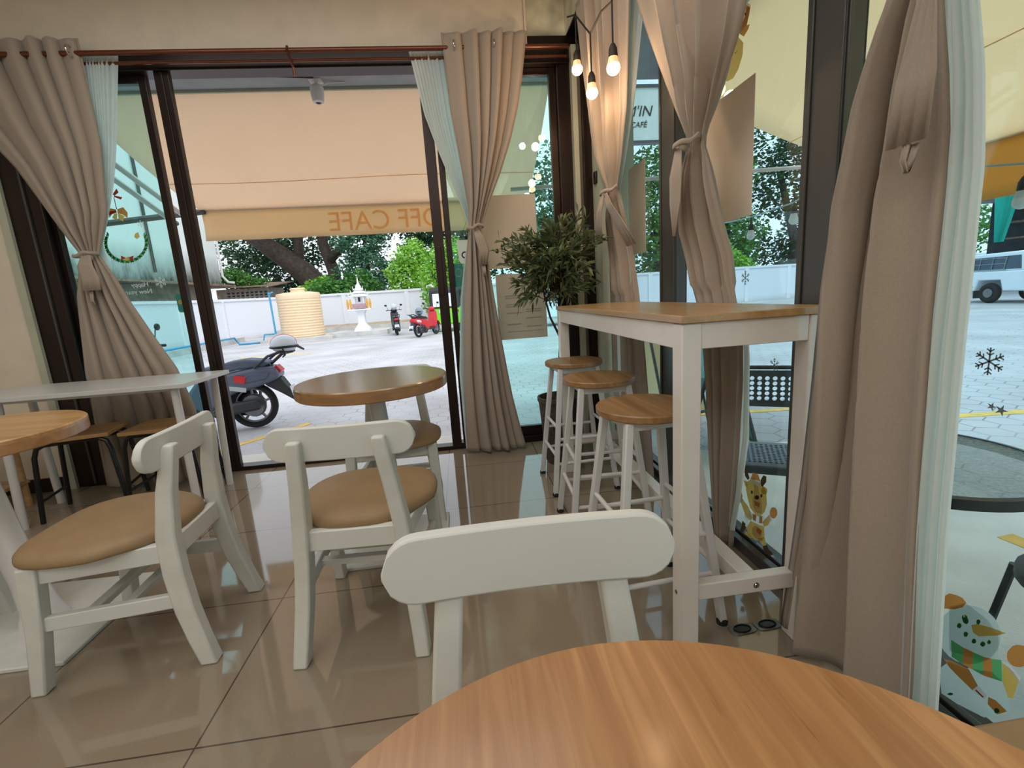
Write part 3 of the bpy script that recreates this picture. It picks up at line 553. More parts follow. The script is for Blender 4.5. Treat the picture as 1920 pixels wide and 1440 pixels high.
dup(s1, (0.592, 2.455, 0), 0.03, 'farthest white bar stool, in front of the wicker plant pot')

# white rectangular table at left
t = thing('side_table', 'white rectangular table with tubular legs below the left curtain', 'table', (-2.0, 2.80, 0))
P0 = (-2.0, 2.80, 0)
obj('tabletop', MB().box((-2.62, 2.52, .712), (-1.445, 3.00, .735)), 'wlam', t, bevel=0.002, at=P0)
for x0, y0, x1, y1 in ((-1.52, 2.96, -1.56, 2.99), (-1.53, 2.58, -1.52, 2.56), (-2.40, 2.60, -2.44, 2.60), (-2.54, 2.95, -2.54, 2.97)):
    obj('leg', MB().tube([(x0, y0, .712), (x1, y1, 0)], .02, 14), 'wmetal', t, at=P0)
obj('under_frame', MB().box((-2.5, 2.6, .69), (-1.54, 2.62, .712)).box((-2.5, 2.92, .69), (-1.54, 2.94, .712)), 'wmetal', t, at=P0)
def low_stool(label, c, rotz):
    t = thing('low_stool', label, 'stool', (c[0], c[1], 0), rotz, 'square wooden stools with black legs')
    obj('seat', MB().cbox((0, 0, .455), (.36, .30, .022)), 'woodP', t, bevel=0.004)
    for q in (-1, 1):
        obj('leg_frame', MB().tube([(-.20, q*.14, 0.0), (-.17, q*.13, .37), (-.155, q*.125, .418), (-.12, q*.12, .435), (.12, q*.12, .435), (.155, q*.125, .418), (.17, q*.13, .37), (.20, q*.14, 0.0)], .0125, 10), 'black', t)
        obj('crossbar', MB().tube([(q*.19, -.135, .12), (q*.19, .135, .12)], .008, 8), 'black', t)
    obj('crossbar', MB().tube([(-.17, 0, .425), (.17, 0, .425)], .010, 8), 'black', t)
    return t
ls = low_stool('square wooden stool with black legs, left one under the white table', (-2.23, 2.84), 0.25)
dup(ls, (-1.77, 2.85, 0), 0.05, 'square wooden stool with black legs below the white table right leg')
t = thing('wooden_rack', 'low natural wood rack behind the left round table, at the photo edge', 'rack', (-2.86, 2.86, 0))
for x in (-.16, .13):
    for y in (-.12, .12): obj('leg', MB().tube([(x, y, 0), (x, y, .40)], .018, 12), 'woodP', t)
obj('shelf', MB().cbox((-.01, 0, .15), (.32, .28, .02)), 'woodP', t); obj('top', MB().cbox((-.01, 0, .41), (.34, .30, .02)), 'woodP', t)
t = thing('seat_bench', 'beige padded bench end in the lower right corner beside the near table', 'bench', (0.80, 0.30, 0))
obj('seat', MB().box((-.19, -.35, .40), (.19, .165, .45)), 'cush', t, bevel=0.006)
for x in (-.16, .16):
    for y in (-.31, .13): obj('leg', MB().cbox((x, y, .20), (.04, .04, .40)), 'white', t)

# ------------------------------------------------------------------ olive tree in pot
pc = (0.575, 2.80)
t = thing('potted_olive_tree', 'artificial olive tree in a brown wicker pot in the room corner', 'plant', (pc[0], pc[1], 0))
obj('pot', MB().lathe([(.095, 0), (.10, .01), (.132, .40), (.138, .405), (.138, .43), (.125, .43), (.120, .38), (.01, .375)], n=40), 'wicker', t, angle=40)
obj('soil', MB().lathe([(.118, .377), (.01, .384)], n=24), 'bark', t)
mbw, mbl, mbo = MB(), MB(), []
rnd = random.Random(11); trunk = [(0, 0, .37), (.012, .0, .6), (.03, 0, .8), (.03, .01, .98), (.01, 0, 1.25)]
mbw.tube(trunk, [.014, .013, .012, .010, .008], 8)
mbw.tube([(.03, 0, .78), (-.03, .01, .92), (-.06, 0, 1.05), (-.08, 0, 1.2)], [.008, .007, .006, .004], 6)
def leaf(mb, p, d, L, wd, rnd):
    d = d.normalized(); s_ = d.cross(Vector((rnd.uniform(-1, 1), rnd.uniform(-1, 1), rnd.uniform(-1, 1)))).normalized()*wd; m_ = p+d*L*.5+Vector((0, 0, .004)); e = p+d*L+Vector((0, 0, -L*.12))
    mb.add([p, m_+s_, e, m_-s_], [(0, 1, 2, 3)])
for i in range(135):
    a = rnd.uniform(0, 2*PI); el = rnd.uniform(-.95, 1.35); R_ = rnd.uniform(.20, .40)
    st = Vector((0.02+rnd.uniform(-.05, .05), rnd.uniform(-.04, .04), rnd.uniform(.98, 1.30)))
    dr = Vector((math.cos(a)*math.cos(el)*.95, math.sin(a)*math.cos(el)*.75, math.sin(el)*.95)); en = Vector((0.01, 0, 1.245))+Vector((dr.x*R_*.95, dr.y*R_*.9, dr.z*R_*.85))
    en.y = min(en.y, .26); en.x = min(en.x, .24)
    md = (st+en)/2+Vector((0, 0, .03)); tip = en+Vector((rnd.uniform(-.03, .03), rnd.uniform(-.03, .03), rnd.uniform(-.05, .01)))
    tip.x = min(tip.x, .29); tip.y = min(tip.y, .28)
    mbw.tube([st, md, en, tip], [.0028, .0022, .0016, .001], 4)
    for q in range(17):
        s_ = .3+.7*q/16; p = (st.lerp(md, s_*2) if s_ < .5 else md.lerp(tip, s_*2-1)); d = (tip-st).normalized()+Vector((rnd.uniform(-1, 1), rnd.uniform(-1, 1), rnd.uniform(-.8, .8)))*.9
        leaf(mbl, p, d, rnd.uniform(.05, .085), rnd.uniform(.0065, .010), rnd)
    if i % 7 == 0: mbo.append(tip)
obj('branches', mbw, 'bark', t, angle=180); lv = obj('leaves', mbl, 'olive', t, smooth=False); lv['kind'] = 'stuff'
for p in mbo: obj('olive', MB().sphere(p, .011, 8, 6, (1, 1, 1.3)), 'brown', t)

# ------------------------------------------------------------------ string lights over the side window
cab = [(0.76, 2.95, 2.62), (0.75, 2.74, 2.52), (0.75, 2.60, 2.40), (0.75, 2.48, 2.30), (0.75, 2.30, 2.30), (0.75, 2.155, 2.26), (0.76, 2.09, 2.45), (0.80, 1.95, 2.62), (0.80, 1.6, 2.66), (0.80, 1.2, 2.63), (0.80, .8, 2.66)]
o = obj('light_string_cable', MB().tube(cab, .0045, 8), 'cable'); tag(o, 'black cable of the light string looping above the far side curtain', 'cable')
def bulb(label, p, drop, on=True, group='glowing bulbs on the indoor light string', s=1.0, emit_m='bulb'):
    x, y, z = p; t = thing('hanging_bulb', label, 'light bulb', (x, y, z), 0, group)
    obj('socket', MB().lathe([(.004*s, .15*s+drop), (.004*s, .098*s), (.010*s, .092*s), (.018*s, .075*s), (.020*s, .045*s), (.018*s, .04*s)], n=16), 'cable', t)
    obj('collar', MB().lathe([(.019*s, .042*s), (.022*s, .028*s), (.026*s, .014*s)], n=20), 'collar' if on else 'sticker', t)
    obj('globe', MB().sphere((0, 0, 0), .029*s, 20, 12), emit_m, t)
    return t
bulb('left glowing bulb of three hanging in the corner', (0.75, 2.74, 2.255), .12)
bulb('right glowing bulb of three, hanging highest in front of the curtain', (0.75, 2.154, 2.005), .10)
bulb('lowest glowing bulb, hanging between the other two', (0.75, 2.478, 2.035), .12)
for i, (x, y, z, pw) in enumerate(((0.75, 2.74, 2.20, 2.2), (0.75, 2.154, 1.95, 2.2), (0.75, 2.478, 1.99, 2.2), (0.80, 1.75, 2.5, 2.4))):
    d = bpy.data.lights.new('bulb_light', 'POINT'); d.energy = pw; d.color = (1, .68, .42); d.shadow_soft_size = .03; o = bpy.data.objects.new('bulb_light', d); COL.objects.link(o); o.location = (x-.05, y-.03, z)

# ------------------------------------------------------------------ posters, stickers and signs on the glass
DEER = [
 ('tanv', [(1.636,0.271),(1.600,0.302),(1.536,0.304),(1.513,0.281),(1.507,0.236),(1.517,0.201),(1.546,0.165),(1.574,0.161),(1.608,0.176),(1.624,0.207),(1.637,0.239)]),
 ('tanv', [(1.654,0.273),(1.632,0.276),(1.626,0.257),(1.640,0.249)]),
 ('tanv', [(1.508,0.290),(1.509,0.284),(1.512,0.279),(1.516,0.273),(1.522,0.269),(1.529,0.266),(1.535,0.265),(1.540,0.266),(1.544,0.269),(1.545,0.274),(1.544,0.280),(1.541,0.286),(1.537,0.291),(1.531,0.296),(1.524,0.298),(1.518,0.299),(1.513,0.298),(1.509,0.295)]),
 ('brown', [(1.651,0.323),(1.629,0.315),(1.616,0.295),(1.627,0.284),(1.645,0.293)]),
 ('brown', [(1.548,0.317),(1.534,0.341),(1.517,0.343),(1.516,0.321),(1.536,0.294),(1.549,0.295)]),
 ('sticker', [(1.620,0.288),(1.591,0.309),(1.550,0.308),(1.543,0.295),(1.571,0.279),(1.608,0.277)]),
 ('orange', [(1.611,0.296),(1.596,0.328),(1.565,0.332),(1.547,0.309),(1.581,0.305)]),
 ('cream', [(1.588,0.285),(1.560,0.283),(1.547,0.248),(1.531,0.212),(1.538,0.181),(1.574,0.173),(1.595,0.201),(1.586,0.249)]),
 ('blackv', [(1.553,0.243),(1.553,0.240),(1.556,0.236),(1.559,0.232),(1.564,0.229),(1.569,0.227),(1.573,0.226),(1.577,0.226),(1.580,0.227),(1.581,0.230),(1.580,0.233),(1.578,0.237),(1.574,0.241),(1.570,0.244),(1.565,0.246),(1.560,0.247),(1.556,0.247),(1.554,0.245)]),
 ('brown', [(1.592,0.247),(1.592,0.245),(1.593,0.242),(1.595,0.240),(1.597,0.238),(1.599,0.237),(1.602,0.237),(1.603,0.238),(1.605,0.239),(1.605,0.242),(1.605,0.244),(1.604,0.247),(1.602,0.250),(1.600,0.251),(1.598,0.252),(1.596,0.252),(1.594,0.251),(1.593,0.250)]),
 ('brown', [(1.534,0.258),(1.534,0.256),(1.535,0.253),(1.537,0.251),(1.538,0.249),(1.541,0.248),(1.543,0.248),(1.544,0.249),(1.545,0.251),(1.546,0.253),(1.546,0.256),(1.545,0.258),(1.543,0.261),(1.541,0.262),(1.539,0.263),(1.537,0.263),(1.536,0.262),(1.534,0.261)]),
 ('orange', [(1.584,0.216),(1.548,0.222),(1.550,0.203),(1.576,0.199)]),
 ('tanv', [(1.677,0.179),(1.661,0.190),(1.622,0.176),(1.587,0.142),(1.600,0.122),(1.629,0.121),(1.656,0.153)]),
 ('orange', [(1.658,0.201),(1.659,0.195),(1.661,0.189),(1.665,0.183),(1.670,0.179),(1.675,0.177),(1.680,0.177),(1.684,0.178),(1.687,0.182),(1.688,0.188),(1.687,0.194),(1.685,0.200),(1.681,0.206),(1.676,0.210),(1.671,0.212),(1.666,0.212),(1.662,0.210),(1.659,0.206)]),
 ('sticker', [(1.684,0.173),(1.661,0.193),(1.647,0.187),(1.674,0.163)]),
 ('sticker', [(1.612,0.161),(1.565,0.162),(1.517,0.186),(1.507,0.164),(1.536,0.139),(1.581,0.132),(1.615,0.137)]),
 ('orange', [(1.588,0.160),(1.566,0.161),(1.568,0.136),(1.586,0.132)]),
 ('orange', [(1.547,0.168),(1.529,0.177),(1.529,0.147),(1.547,0.138)]),
 ('sticker', [(1.640,0.135),(1.608,0.118),(1.619,0.108),(1.644,0.116)]),
 ('tanv', [(1.600,0.122),(1.554,0.130),(1.518,0.139),(1.512,0.106),(1.524,0.075),(1.568,0.056),(1.606,0.054),(1.627,0.076)]),
 ('cream', [(1.535,0.113),(1.530,0.106),(1.529,0.097),(1.531,0.087),(1.537,0.079),(1.545,0.071),(1.555,0.067),(1.566,0.065),(1.576,0.067),(1.584,0.072),(1.589,0.080),(1.590,0.089),(1.587,0.098),(1.581,0.107),(1.573,0.114),(1.563,0.119),(1.552,0.120),(1.542,0.118)]),
 ('orange', [(1.557,0.116),(1.526,0.117),(1.538,0.092),(1.563,0.097)]),
 ('tanv', [(1.528,0.153),(1.492,0.201),(1.479,0.190),(1.494,0.158),(1.518,0.138)]),
 ('sticker', [(1.504,0.188),(1.484,0.205),(1.470,0.188),(1.486,0.174)]),
 ('orange', [(1.448,0.230),(1.448,0.222),(1.452,0.214),(1.457,0.206),(1.463,0.200),(1.470,0.197),(1.477,0.196),(1.483,0.198),(1.487,0.203),(1.489,0.210),(1.488,0.218),(1.485,0.226),(1.480,0.234),(1.473,0.240),(1.466,0.243),(1.459,0.244),(1.453,0.242),(1.449,0.237)]),
 ('tanv', [(1.626,0.063),(1.587,0.055),(1.601,0.043),(1.640,0.042)]),
 ('brown', [(1.653,0.095),(1.633,0.093),(1.632,0.070),(1.651,0.042),(1.671,0.033),(1.659,0.066)]),
 ('tanv', [(1.551,0.072),(1.512,0.100),(1.501,0.072),(1.518,0.056)]),
 ('brown', [(1.521,0.056),(1.497,0.074),(1.484,0.063),(1.464,0.062),(1.462,0.052),(1.505,0.028)]),
 ('sticker', [(1.505,0.028),(1.462,0.052),(1.462,0.046),(1.505,0.022)]),
]
SNOWMAN = [
 ('ice', [(0.858,0.107),(0.837,0.148),(0.803,0.160),(0.753,0.196),(0.729,0.191),(0.717,0.159),(0.719,0.121),(0.755,0.076),(0.809,0.057),(0.845,0.051)]),
 ('ice', [(0.747,0.266),(0.751,0.248),(0.758,0.228),(0.768,0.210),(0.780,0.193),(0.794,0.178),(0.809,0.167),(0.824,0.161),(0.839,0.160),(0.851,0.164),(0.861,0.173),(0.868,0.187),(0.870,0.204),(0.869,0.225),(0.863,0.246),(0.854,0.267),(0.843,0.286),(0.829,0.302),(0.814,0.315),(0.800,0.323),(0.785,0.327),(0.773,0.326),(0.762,0.321),(0.754,0.312),(0.748,0.299),(0.746,0.284)]),
 ('ice', [(0.852,0.283),(0.818,0.317),(0.773,0.308),(0.750,0.284),(0.745,0.242),(0.770,0.207),(0.840,0.174)]),
 ('orange', [(0.877,0.286),(0.855,0.316),(0.841,0.322),(0.827,0.324),(0.818,0.318),(0.824,0.302),(0.840,0.285),(0.863,0.270)]),
 ('dgreen', [(0.811,0.283),(0.809,0.279),(0.809,0.274),(0.811,0.269),(0.813,0.267),(0.816,0.266),(0.819,0.267),(0.821,0.271),(0.823,0.275),(0.823,0.280),(0.821,0.285),(0.819,0.287),(0.816,0.288),(0.813,0.287)]),
 ('dgreen', [(0.786,0.293),(0.787,0.290),(0.788,0.286),(0.790,0.284),(0.792,0.283),(0.793,0.284),(0.794,0.287),(0.794,0.290),(0.793,0.294),(0.791,0.296),(0.789,0.297),(0.787,0.296)]),
 ('sticker', [(0.817,0.285),(0.817,0.282),(0.819,0.280),(0.820,0.280),(0.821,0.282),(0.821,0.285),(0.819,0.287),(0.818,0.287)]),
 ('tanv', [(0.803,0.272),(0.792,0.284),(0.767,0.295),(0.738,0.304),(0.753,0.286),(0.786,0.257),(0.797,0.258)]),
 ('dgreen', [(0.821,0.256),(0.822,0.253),(0.823,0.249),(0.825,0.247),(0.828,0.246),(0.830,0.246),(0.831,0.249),(0.830,0.253),(0.829,0.256),(0.827,0.259),(0.824,0.260),(0.822,0.259)]),
 ('dgreen', [(0.806,0.246),(0.807,0.243),(0.808,0.239),(0.810,0.236),(0.812,0.235),(0.814,0.236),(0.815,0.239),(0.815,0.242),(0.814,0.246),(0.811,0.249),(0.809,0.249),(0.807,0.249)]),
 ('dgreen', [(0.789,0.242),(0.789,0.239),(0.791,0.235),(0.793,0.233),(0.795,0.232),(0.797,0.233),(0.798,0.235),(0.797,0.239),(0.796,0.242),(0.794,0.245),(0.792,0.246),(0.790,0.245)]),
 ('dgreen', [(0.771,0.250),(0.772,0.246),(0.773,0.243),(0.775,0.240),(0.778,0.239),(0.780,0.240),(0.781,0.242),(0.780,0.246),(0.779,0.249),(0.777,0.252),(0.774,0.253),(0.772,0.252)]),
 ('dgreen', [(0.762,0.262),(0.762,0.260),(0.763,0.257),(0.765,0.255),(0.766,0.254),(0.768,0.255),(0.769,0.257),(0.768,0.260),(0.767,0.263),(0.766,0.265),(0.764,0.265),(0.763,0.265)]),
 ('green', [(0.839,0.205),(0.812,0.207),(0.809,0.165),(0.833,0.164)]),
 ('orange', [(0.812,0.207),(0.792,0.212),(0.789,0.170),(0.809,0.165)]),
 ('green', [(0.792,0.212),(0.771,0.218),(0.767,0.174),(0.789,0.170)]),
 ('orange', [(0.771,0.218),(0.756,0.226),(0.750,0.182),(0.767,0.174)]),
 ('green', [(0.756,0.226),(0.739,0.238),(0.732,0.191),(0.750,0.182)]),
 ('orange', [(0.849,0.145),(0.832,0.153),(0.795,0.164),(0.774,0.141),(0.783,0.120),(0.817,0.128),(0.836,0.134)]),
 ('sticker', [(0.783,0.121),(0.773,0.142),(0.754,0.135),(0.758,0.120)]),
 ('red', [(0.778,0.125),(0.776,0.129),(0.760,0.125),(0.762,0.121)]),
 ('orange', [(0.752,0.133),(0.738,0.138),(0.716,0.132),(0.732,0.108),(0.751,0.115)]),
 ('dgreen', [(0.729,0.120),(0.729,0.117),(0.731,0.113),(0.733,0.110),(0.735,0.108),(0.737,0.108),(0.738,0.111),(0.738,0.115),(0.737,0.119),(0.734,0.122),(0.732,0.123),(0.730,0.123)]),
 ('gold', [(0.737,0.233),(0.720,0.232),(0.705,0.220),(0.710,0.170),(0.718,0.165),(0.731,0.190)]),
 ('sticker', [(0.737,0.236),(0.727,0.241),(0.702,0.227),(0.706,0.213)]),
 ('orange', [(0.693,0.288),(0.693,0.279),(0.695,0.269),(0.700,0.259),(0.705,0.251),(0.712,0.245),(0.719,0.242),(0.724,0.243),(0.729,0.247),(0.731,0.255),(0.731,0.264),(0.728,0.275),(0.724,0.285),(0.718,0.293),(0.711,0.298),(0.705,0.301),(0.699,0.299),(0.695,0.295)]),
 ('dgreen', [(0.819,0.074),(0.821,0.070),(0.825,0.065),(0.830,0.062),(0.832,0.062),(0.830,0.066),(0.826,0.072),(0.821,0.075)]),
]
WREATH = [
 ('green', [(-1.932,1.581),(-1.917,1.595),(-1.914,1.613),(-1.928,1.600)]),
 ('green', [(-1.932,1.581),(-1.923,1.567),(-1.906,1.563),(-1.915,1.578)]),
 ('dgreen', [(-1.931,1.570),(-1.915,1.582),(-1.909,1.600),(-1.925,1.588)]),
 ('dgreen', [(-1.931,1.570),(-1.924,1.554),(-1.908,1.548),(-1.914,1.564)]),
 ('green', [(-1.931,1.558),(-1.914,1.568),(-1.906,1.586),(-1.923,1.576)]),
 ('green', [(-1.931,1.558),(-1.926,1.541),(-1.911,1.533),(-1.916,1.551)]),
 ('dgreen', [(-1.933,1.547),(-1.915,1.555),(-1.905,1.572),(-1.923,1.564)]),
 ('dgreen', [(-1.933,1.547),(-1.930,1.529),(-1.916,1.519),(-1.918,1.537)]),
 ('green', [(-1.936,1.535),(-1.918,1.541),(-1.906,1.557),(-1.924,1.551)]),
 ('green', [(-1.936,1.535),(-1.935,1.517),(-1.923,1.505),(-1.923,1.523)]),
 ('dgreen', [(-1.940,1.523),(-1.922,1.527),(-1.909,1.542),(-1.927,1.538)]),
 ('dgreen', [(-1.940,1.523),(-1.942,1.505),(-1.931,1.492),(-1.929,1.510)]),
 ('green', [(-1.946,1.512),(-1.928,1.514),(-1.913,1.528),(-1.932,1.526)]),
 ('green', [(-1.946,1.512),(-1.950,1.494),(-1.941,1.479),(-1.937,1.498)]),
 ('dgreen', [(-1.953,1.502),(-1.935,1.501),(-1.919,1.513),(-1.938,1.514)]),
 ('dgreen', [(-1.953,1.502),(-1.959,1.483),(-1.952,1.467),(-1.946,1.486)]),
 ('green', [(-1.961,1.492),(-1.944,1.489),(-1.927,1.500),(-1.945,1.502)]),
 ('green', [(-1.961,1.492),(-1.969,1.474),(-1.964,1.457),(-1.956,1.475)]),
 ('dgreen', [(-1.971,1.483),(-1.954,1.478),(-1.936,1.487),(-1.953,1.491)]),
 ('dgreen', [(-1.971,1.483),(-1.981,1.466),(-1.978,1.448),(-1.968,1.465)]),
 ('green', [(-1.981,1.475),(-1.965,1.468),(-1.947,1.474),(-1.963,1.481)]),
 ('green', [(-1.981,1.475),(-1.993,1.458),(-1.992,1.440),(-1.980,1.456)]),
 ('dgreen', [(-1.992,1.467),(-1.977,1.459),(-1.959,1.463),(-1.974,1.472)]),
 ('dgreen', [(-1.992,1.467),(-2.005,1.453),(-2.007,1.434),(-1.993,1.449)]),
 ('green', [(-2.004,1.462),(-1.991,1.451),(-1.972,1.453),(-1.985,1.464)]),
 ('green', [(-2.004,1.462),(-2.019,1.448),(-2.022,1.429),(-2.007,1.443)]),
 ('dgreen', [(-2.016,1.457),(-2.004,1.444),(-1.986,1.445),(-1.998,1.457)]),
 ('dgreen', [(-2.016,1.457),(-2.032,1.445),(-2.037,1.426),(-2.022,1.438)]),
 ('green', [(-2.029,1.453),(-2.019,1.440),(-2.001,1.438),(-2.011,1.452)]),
 ('green', [(-2.029,1.453),(-2.045,1.443),(-2.053,1.425),(-2.036,1.435)]),
 ('dgreen', [(-2.041,1.451),(-2.033,1.436),(-2.016,1.432),(-2.024,1.447)]),
 ('dgreen', [(-2.041,1.451),(-2.059,1.443),(-2.068,1.426),(-2.051,1.434)]),
 ('green', [(-2.054,1.451),(-2.048,1.434),(-2.031,1.428),(-2.038,1.445)]),
 ('green', [(-2.054,1.451),(-2.072,1.444),(-2.083,1.428),(-2.065,1.434)]),
 ('dgreen', [(-2.066,1.452),(-2.062,1.434),(-2.047,1.426),(-2.051,1.443)]),
 ('dgreen', [(-2.066,1.452),(-2.084,1.447),(-2.097,1.432),(-2.079,1.436)]),
 ('green', [(-2.078,1.454),(-2.076,1.436),(-2.062,1.425),(-2.064,1.443)]),
 ('green', [(-2.078,1.454),(-2.096,1.452),(-2.111,1.438),(-2.092,1.440)]),
 ('dgreen', [(-2.090,1.457),(-2.090,1.438),(-2.078,1.427),(-2.077,1.445)]),
 ('dgreen', [(-2.090,1.457),(-2.108,1.457),(-2.123,1.445),(-2.105,1.445)]),
 ('green', [(-2.100,1.462),(-2.103,1.443),(-2.092,1.430),(-2.090,1.448)]),
 ('green', [(-2.100,1.462),(-2.118,1.464),(-2.134,1.453),(-2.117,1.451)]),
 ('dgreen', [(-2.110,1.468),(-2.115,1.449),(-2.106,1.434),(-2.102,1.453)]),
 ('dgreen', [(-2.110,1.468),(-2.127,1.472),(-2.144,1.463),(-2.127,1.459)]),
 ('green', [(-2.119,1.475),(-2.126,1.456),(-2.119,1.440),(-2.112,1.459)]),
 ('green', [(-2.119,1.475),(-2.135,1.481),(-2.153,1.474),(-2.137,1.468)]),
 ('dgreen', [(-2.127,1.483),(-2.135,1.465),(-2.131,1.448),(-2.122,1.466)]),
 ('dgreen', [(-2.127,1.483),(-2.142,1.491),(-2.160,1.486),(-2.145,1.478)]),
 ('green', [(-2.134,1.492),(-2.144,1.475),(-2.141,1.457),(-2.131,1.474)]),
 ('green', [(-2.134,1.492),(-2.147,1.502),(-2.165,1.499),(-2.152,1.489)]),
 ('dgreen', [(-2.139,1.502),(-2.151,1.486),(-2.150,1.468),(-2.138,1.483)]),
 ('dgreen', [(-2.139,1.502),(-2.151,1.514),(-2.169,1.513),(-2.157,1.501)]),
 ('green', [(-2.143,1.512),(-2.156,1.498),(-2.158,1.479),(-2.144,1.494)]),
 ('green', [(-2.143,1.512),(-2.153,1.526),(-2.170,1.527),(-2.160,1.514)]),
 ('dgreen', [(-2.145,1.523),(-2.160,1.510),(-2.164,1.492),(-2.149,1.505)]),
 ('dgreen', [(-2.145,1.523),(-2.154,1.538),(-2.170,1.542),(-2.162,1.527)]),
 ('green', [(-2.146,1.535),(-2.162,1.523),(-2.168,1.505),(-2.152,1.516)]),
 ('green', [(-2.146,1.535),(-2.153,1.551),(-2.169,1.556),(-2.163,1.540)]),
 ('dgreen', [(-2.146,1.546),(-2.163,1.537),(-2.171,1.519),(-2.154,1.529)]),
 ('dgreen', [(-2.146,1.546),(-2.150,1.563),(-2.165,1.571),(-2.161,1.554)]),
 ('green', [(-2.144,1.558),(-2.162,1.550),(-2.171,1.533),(-2.154,1.541)]),
 ('green', [(-2.144,1.558),(-2.146,1.576),(-2.160,1.585),(-2.158,1.568)]),
 ('dgreen', [(-2.141,1.570),(-2.159,1.564),(-2.170,1.548),(-2.152,1.554)]),
 ('dgreen', [(-2.141,1.570),(-2.141,1.588),(-2.153,1.599),(-2.153,1.581)]),
 ('green', [(-2.136,1.581),(-2.155,1.577),(-2.168,1.562),(-2.149,1.566)]),
 ('green', [(-2.136,1.581),(-2.134,1.599),(-2.145,1.612),(-2.147,1.594)]),
 ('dgreen', [(-2.131,1.592),(-2.149,1.590),(-2.163,1.577),(-2.145,1.578)]),
 ('dgreen', [(-2.131,1.592),(-2.126,1.610),(-2.135,1.625),(-2.139,1.606)]),
 ('orange', [(-2.088,1.760),(-2.055,1.752),(-2.053,1.732),(-2.083,1.724),(-2.104,1.702),(-2.100,1.734)]),
 ('orange', [(-2.048,1.752),(-2.011,1.763),(-1.992,1.729),(-1.999,1.697),(-2.020,1.717),(-2.050,1.729)]),
 ('gold', [(-2.070,1.726),(-2.053,1.729),(-2.062,1.687),(-2.087,1.704)]),
 ('gold', [(-2.050,1.729),(-2.015,1.711),(-2.029,1.678),(-2.051,1.696)]),
 ('red', [(-2.099,1.741),(-2.056,1.745),(-2.055,1.736),(-2.100,1.721)]),
 ('red', [(-2.055,1.840),(-2.026,1.873),(-2.019,1.848),(-2.048,1.831)]),
 ('red', [(-2.047,1.833),(-2.004,1.821),(-2.014,1.807),(-2.052,1.825)]),
 ('brown', [(-2.054,1.823),(-2.050,1.823),(-2.048,1.752),(-2.053,1.752)]),
 ('red', [(-2.084,1.477),(-2.055,1.459),(-2.090,1.447)]),
 ('red', [(-2.055,1.459),(-2.010,1.473),(-2.023,1.440)]),
 ('gold', [(-2.065,1.459),(-2.043,1.468),(-2.037,1.451),(-2.054,1.438),(-2.068,1.444)]),
 ('gold', [(-1.976,1.603),(-1.955,1.612),(-1.951,1.585),(-1.970,1.570),(-1.984,1.583)]),
]
ORNAMENT = [
 ('cream', [(1.789,2.011),(1.718,2.015),(1.695,1.992),(1.701,1.967),(1.719,1.942),(1.744,1.939),(1.765,1.955)]),
 ('orange', [(1.765,1.952),(1.726,1.972),(1.718,2.005),(1.697,1.986),(1.714,1.940),(1.697,1.936),(1.704,1.924),(1.730,1.913),(1.754,1.933)]),
 ('gold', [(1.841,1.948),(1.770,1.935),(1.732,1.895),(1.735,1.856),(1.760,1.820),(1.791,1.805),(1.830,1.810),(1.866,1.842),(1.874,1.905)]),
 ('blackv', [(1.788,1.894),(1.783,1.882),(1.770,1.883),(1.768,1.890),(1.774,1.884),(1.784,1.886)]),
 ('blackv', [(1.720,1.978),(1.720,1.976),(1.722,1.975),(1.725,1.976),(1.727,1.979),(1.728,1.983),(1.727,1.985),(1.725,1.986),(1.723,1.984),(1.721,1.982)]),
]
def vinyl(name, label, cat, items, plane, p0, step, group=None):
    names = []; mb = MB()
    for i, (m_, pts) in enumerate(items):
        if m_ not in names: names.append(m_)
        mb.m(names.index(m_)); sticker_at(mb, pts, plane, p0-step*i)
    o = obj(name, mb, names, smooth=False); return tag(o, label, cat, group)
PG = 3.2855
def poster(label, x0, x1, z0, z1, lines):
    t = thing('paper_poster', label, 'poster', (0, 0, 0)); P0 = (x0, PG, z0); t.location = P0
    obj('sheet', MB().box((x0, PG-.002, z0), (x1, PG-.0005, z1)), 'paper', t, at=P0, smooth=False)
    if lines:
        mb = MB()
        for a, b_, z, h_ in lines: mb.box((x0+a, PG-.0026, z0+z), (x0+b_, PG-.0021, z0+z+h_))
        obj('faint_text_lines', mb, 'print_', t, at=P0, smooth=False)
    return t
poster('upper pale poster on the glass right of the tied curtain', 0.19, 0.574, 1.255, 1.735, [])
poster('lower pale poster with faint text lines, left of the olive tree', 0.265, 0.612, 0.76, 1.215, [(.06, .17, z, .008) for z in (.30, .285, .24, .225, .18)]+[(.20, .31, z, .008) for z in (.20, .185, .14, .08)]+[(.06, .31, .05, .006), (.06, .16, .10, .01)])
def sposter(label, y0, y1, z0, z1):
    o = obj('paper_poster', MB().box((1.0805, y0, z0), (1.082, y1, z1)), 'paper', smooth=False); tag(o, label, 'poster')
sposter('small tan poster on the far side window, right of the tied curtain', 2.626, 2.88, 1.261, 1.760)
sposter('large tan poster on the side window right of the middle tied curtain', 1.655, 1.985, 1.298, 1.765)
t = thing('hanging_sign', 'white door sign with dark lettering hanging beside the tied curtain', 'sign', (0.09, 3.255, 1.30))
obj('board', MB().extr([(-.072, .155), (.10, .155), (.10, .015), (.085, 0), (-.05, 0), (-.066, .02)], -.003, .003), 'board', t, bevel=0.001)
obj('string', MB().tube([(-.05, 0, .155), (.03, 0, .33), (.09, 0, .155)], .0012, 5), 'cable', t)
text('lettering', 'Closed', .062, (.04, -.004, .055), (PI/2, 0, 0), 'blackv', t, .0005, off=0.001)
text('small_lettering', 'we are', .018, (.02, -.004, .115), (PI/2, 0, 0), 'blackv', t, .0005)
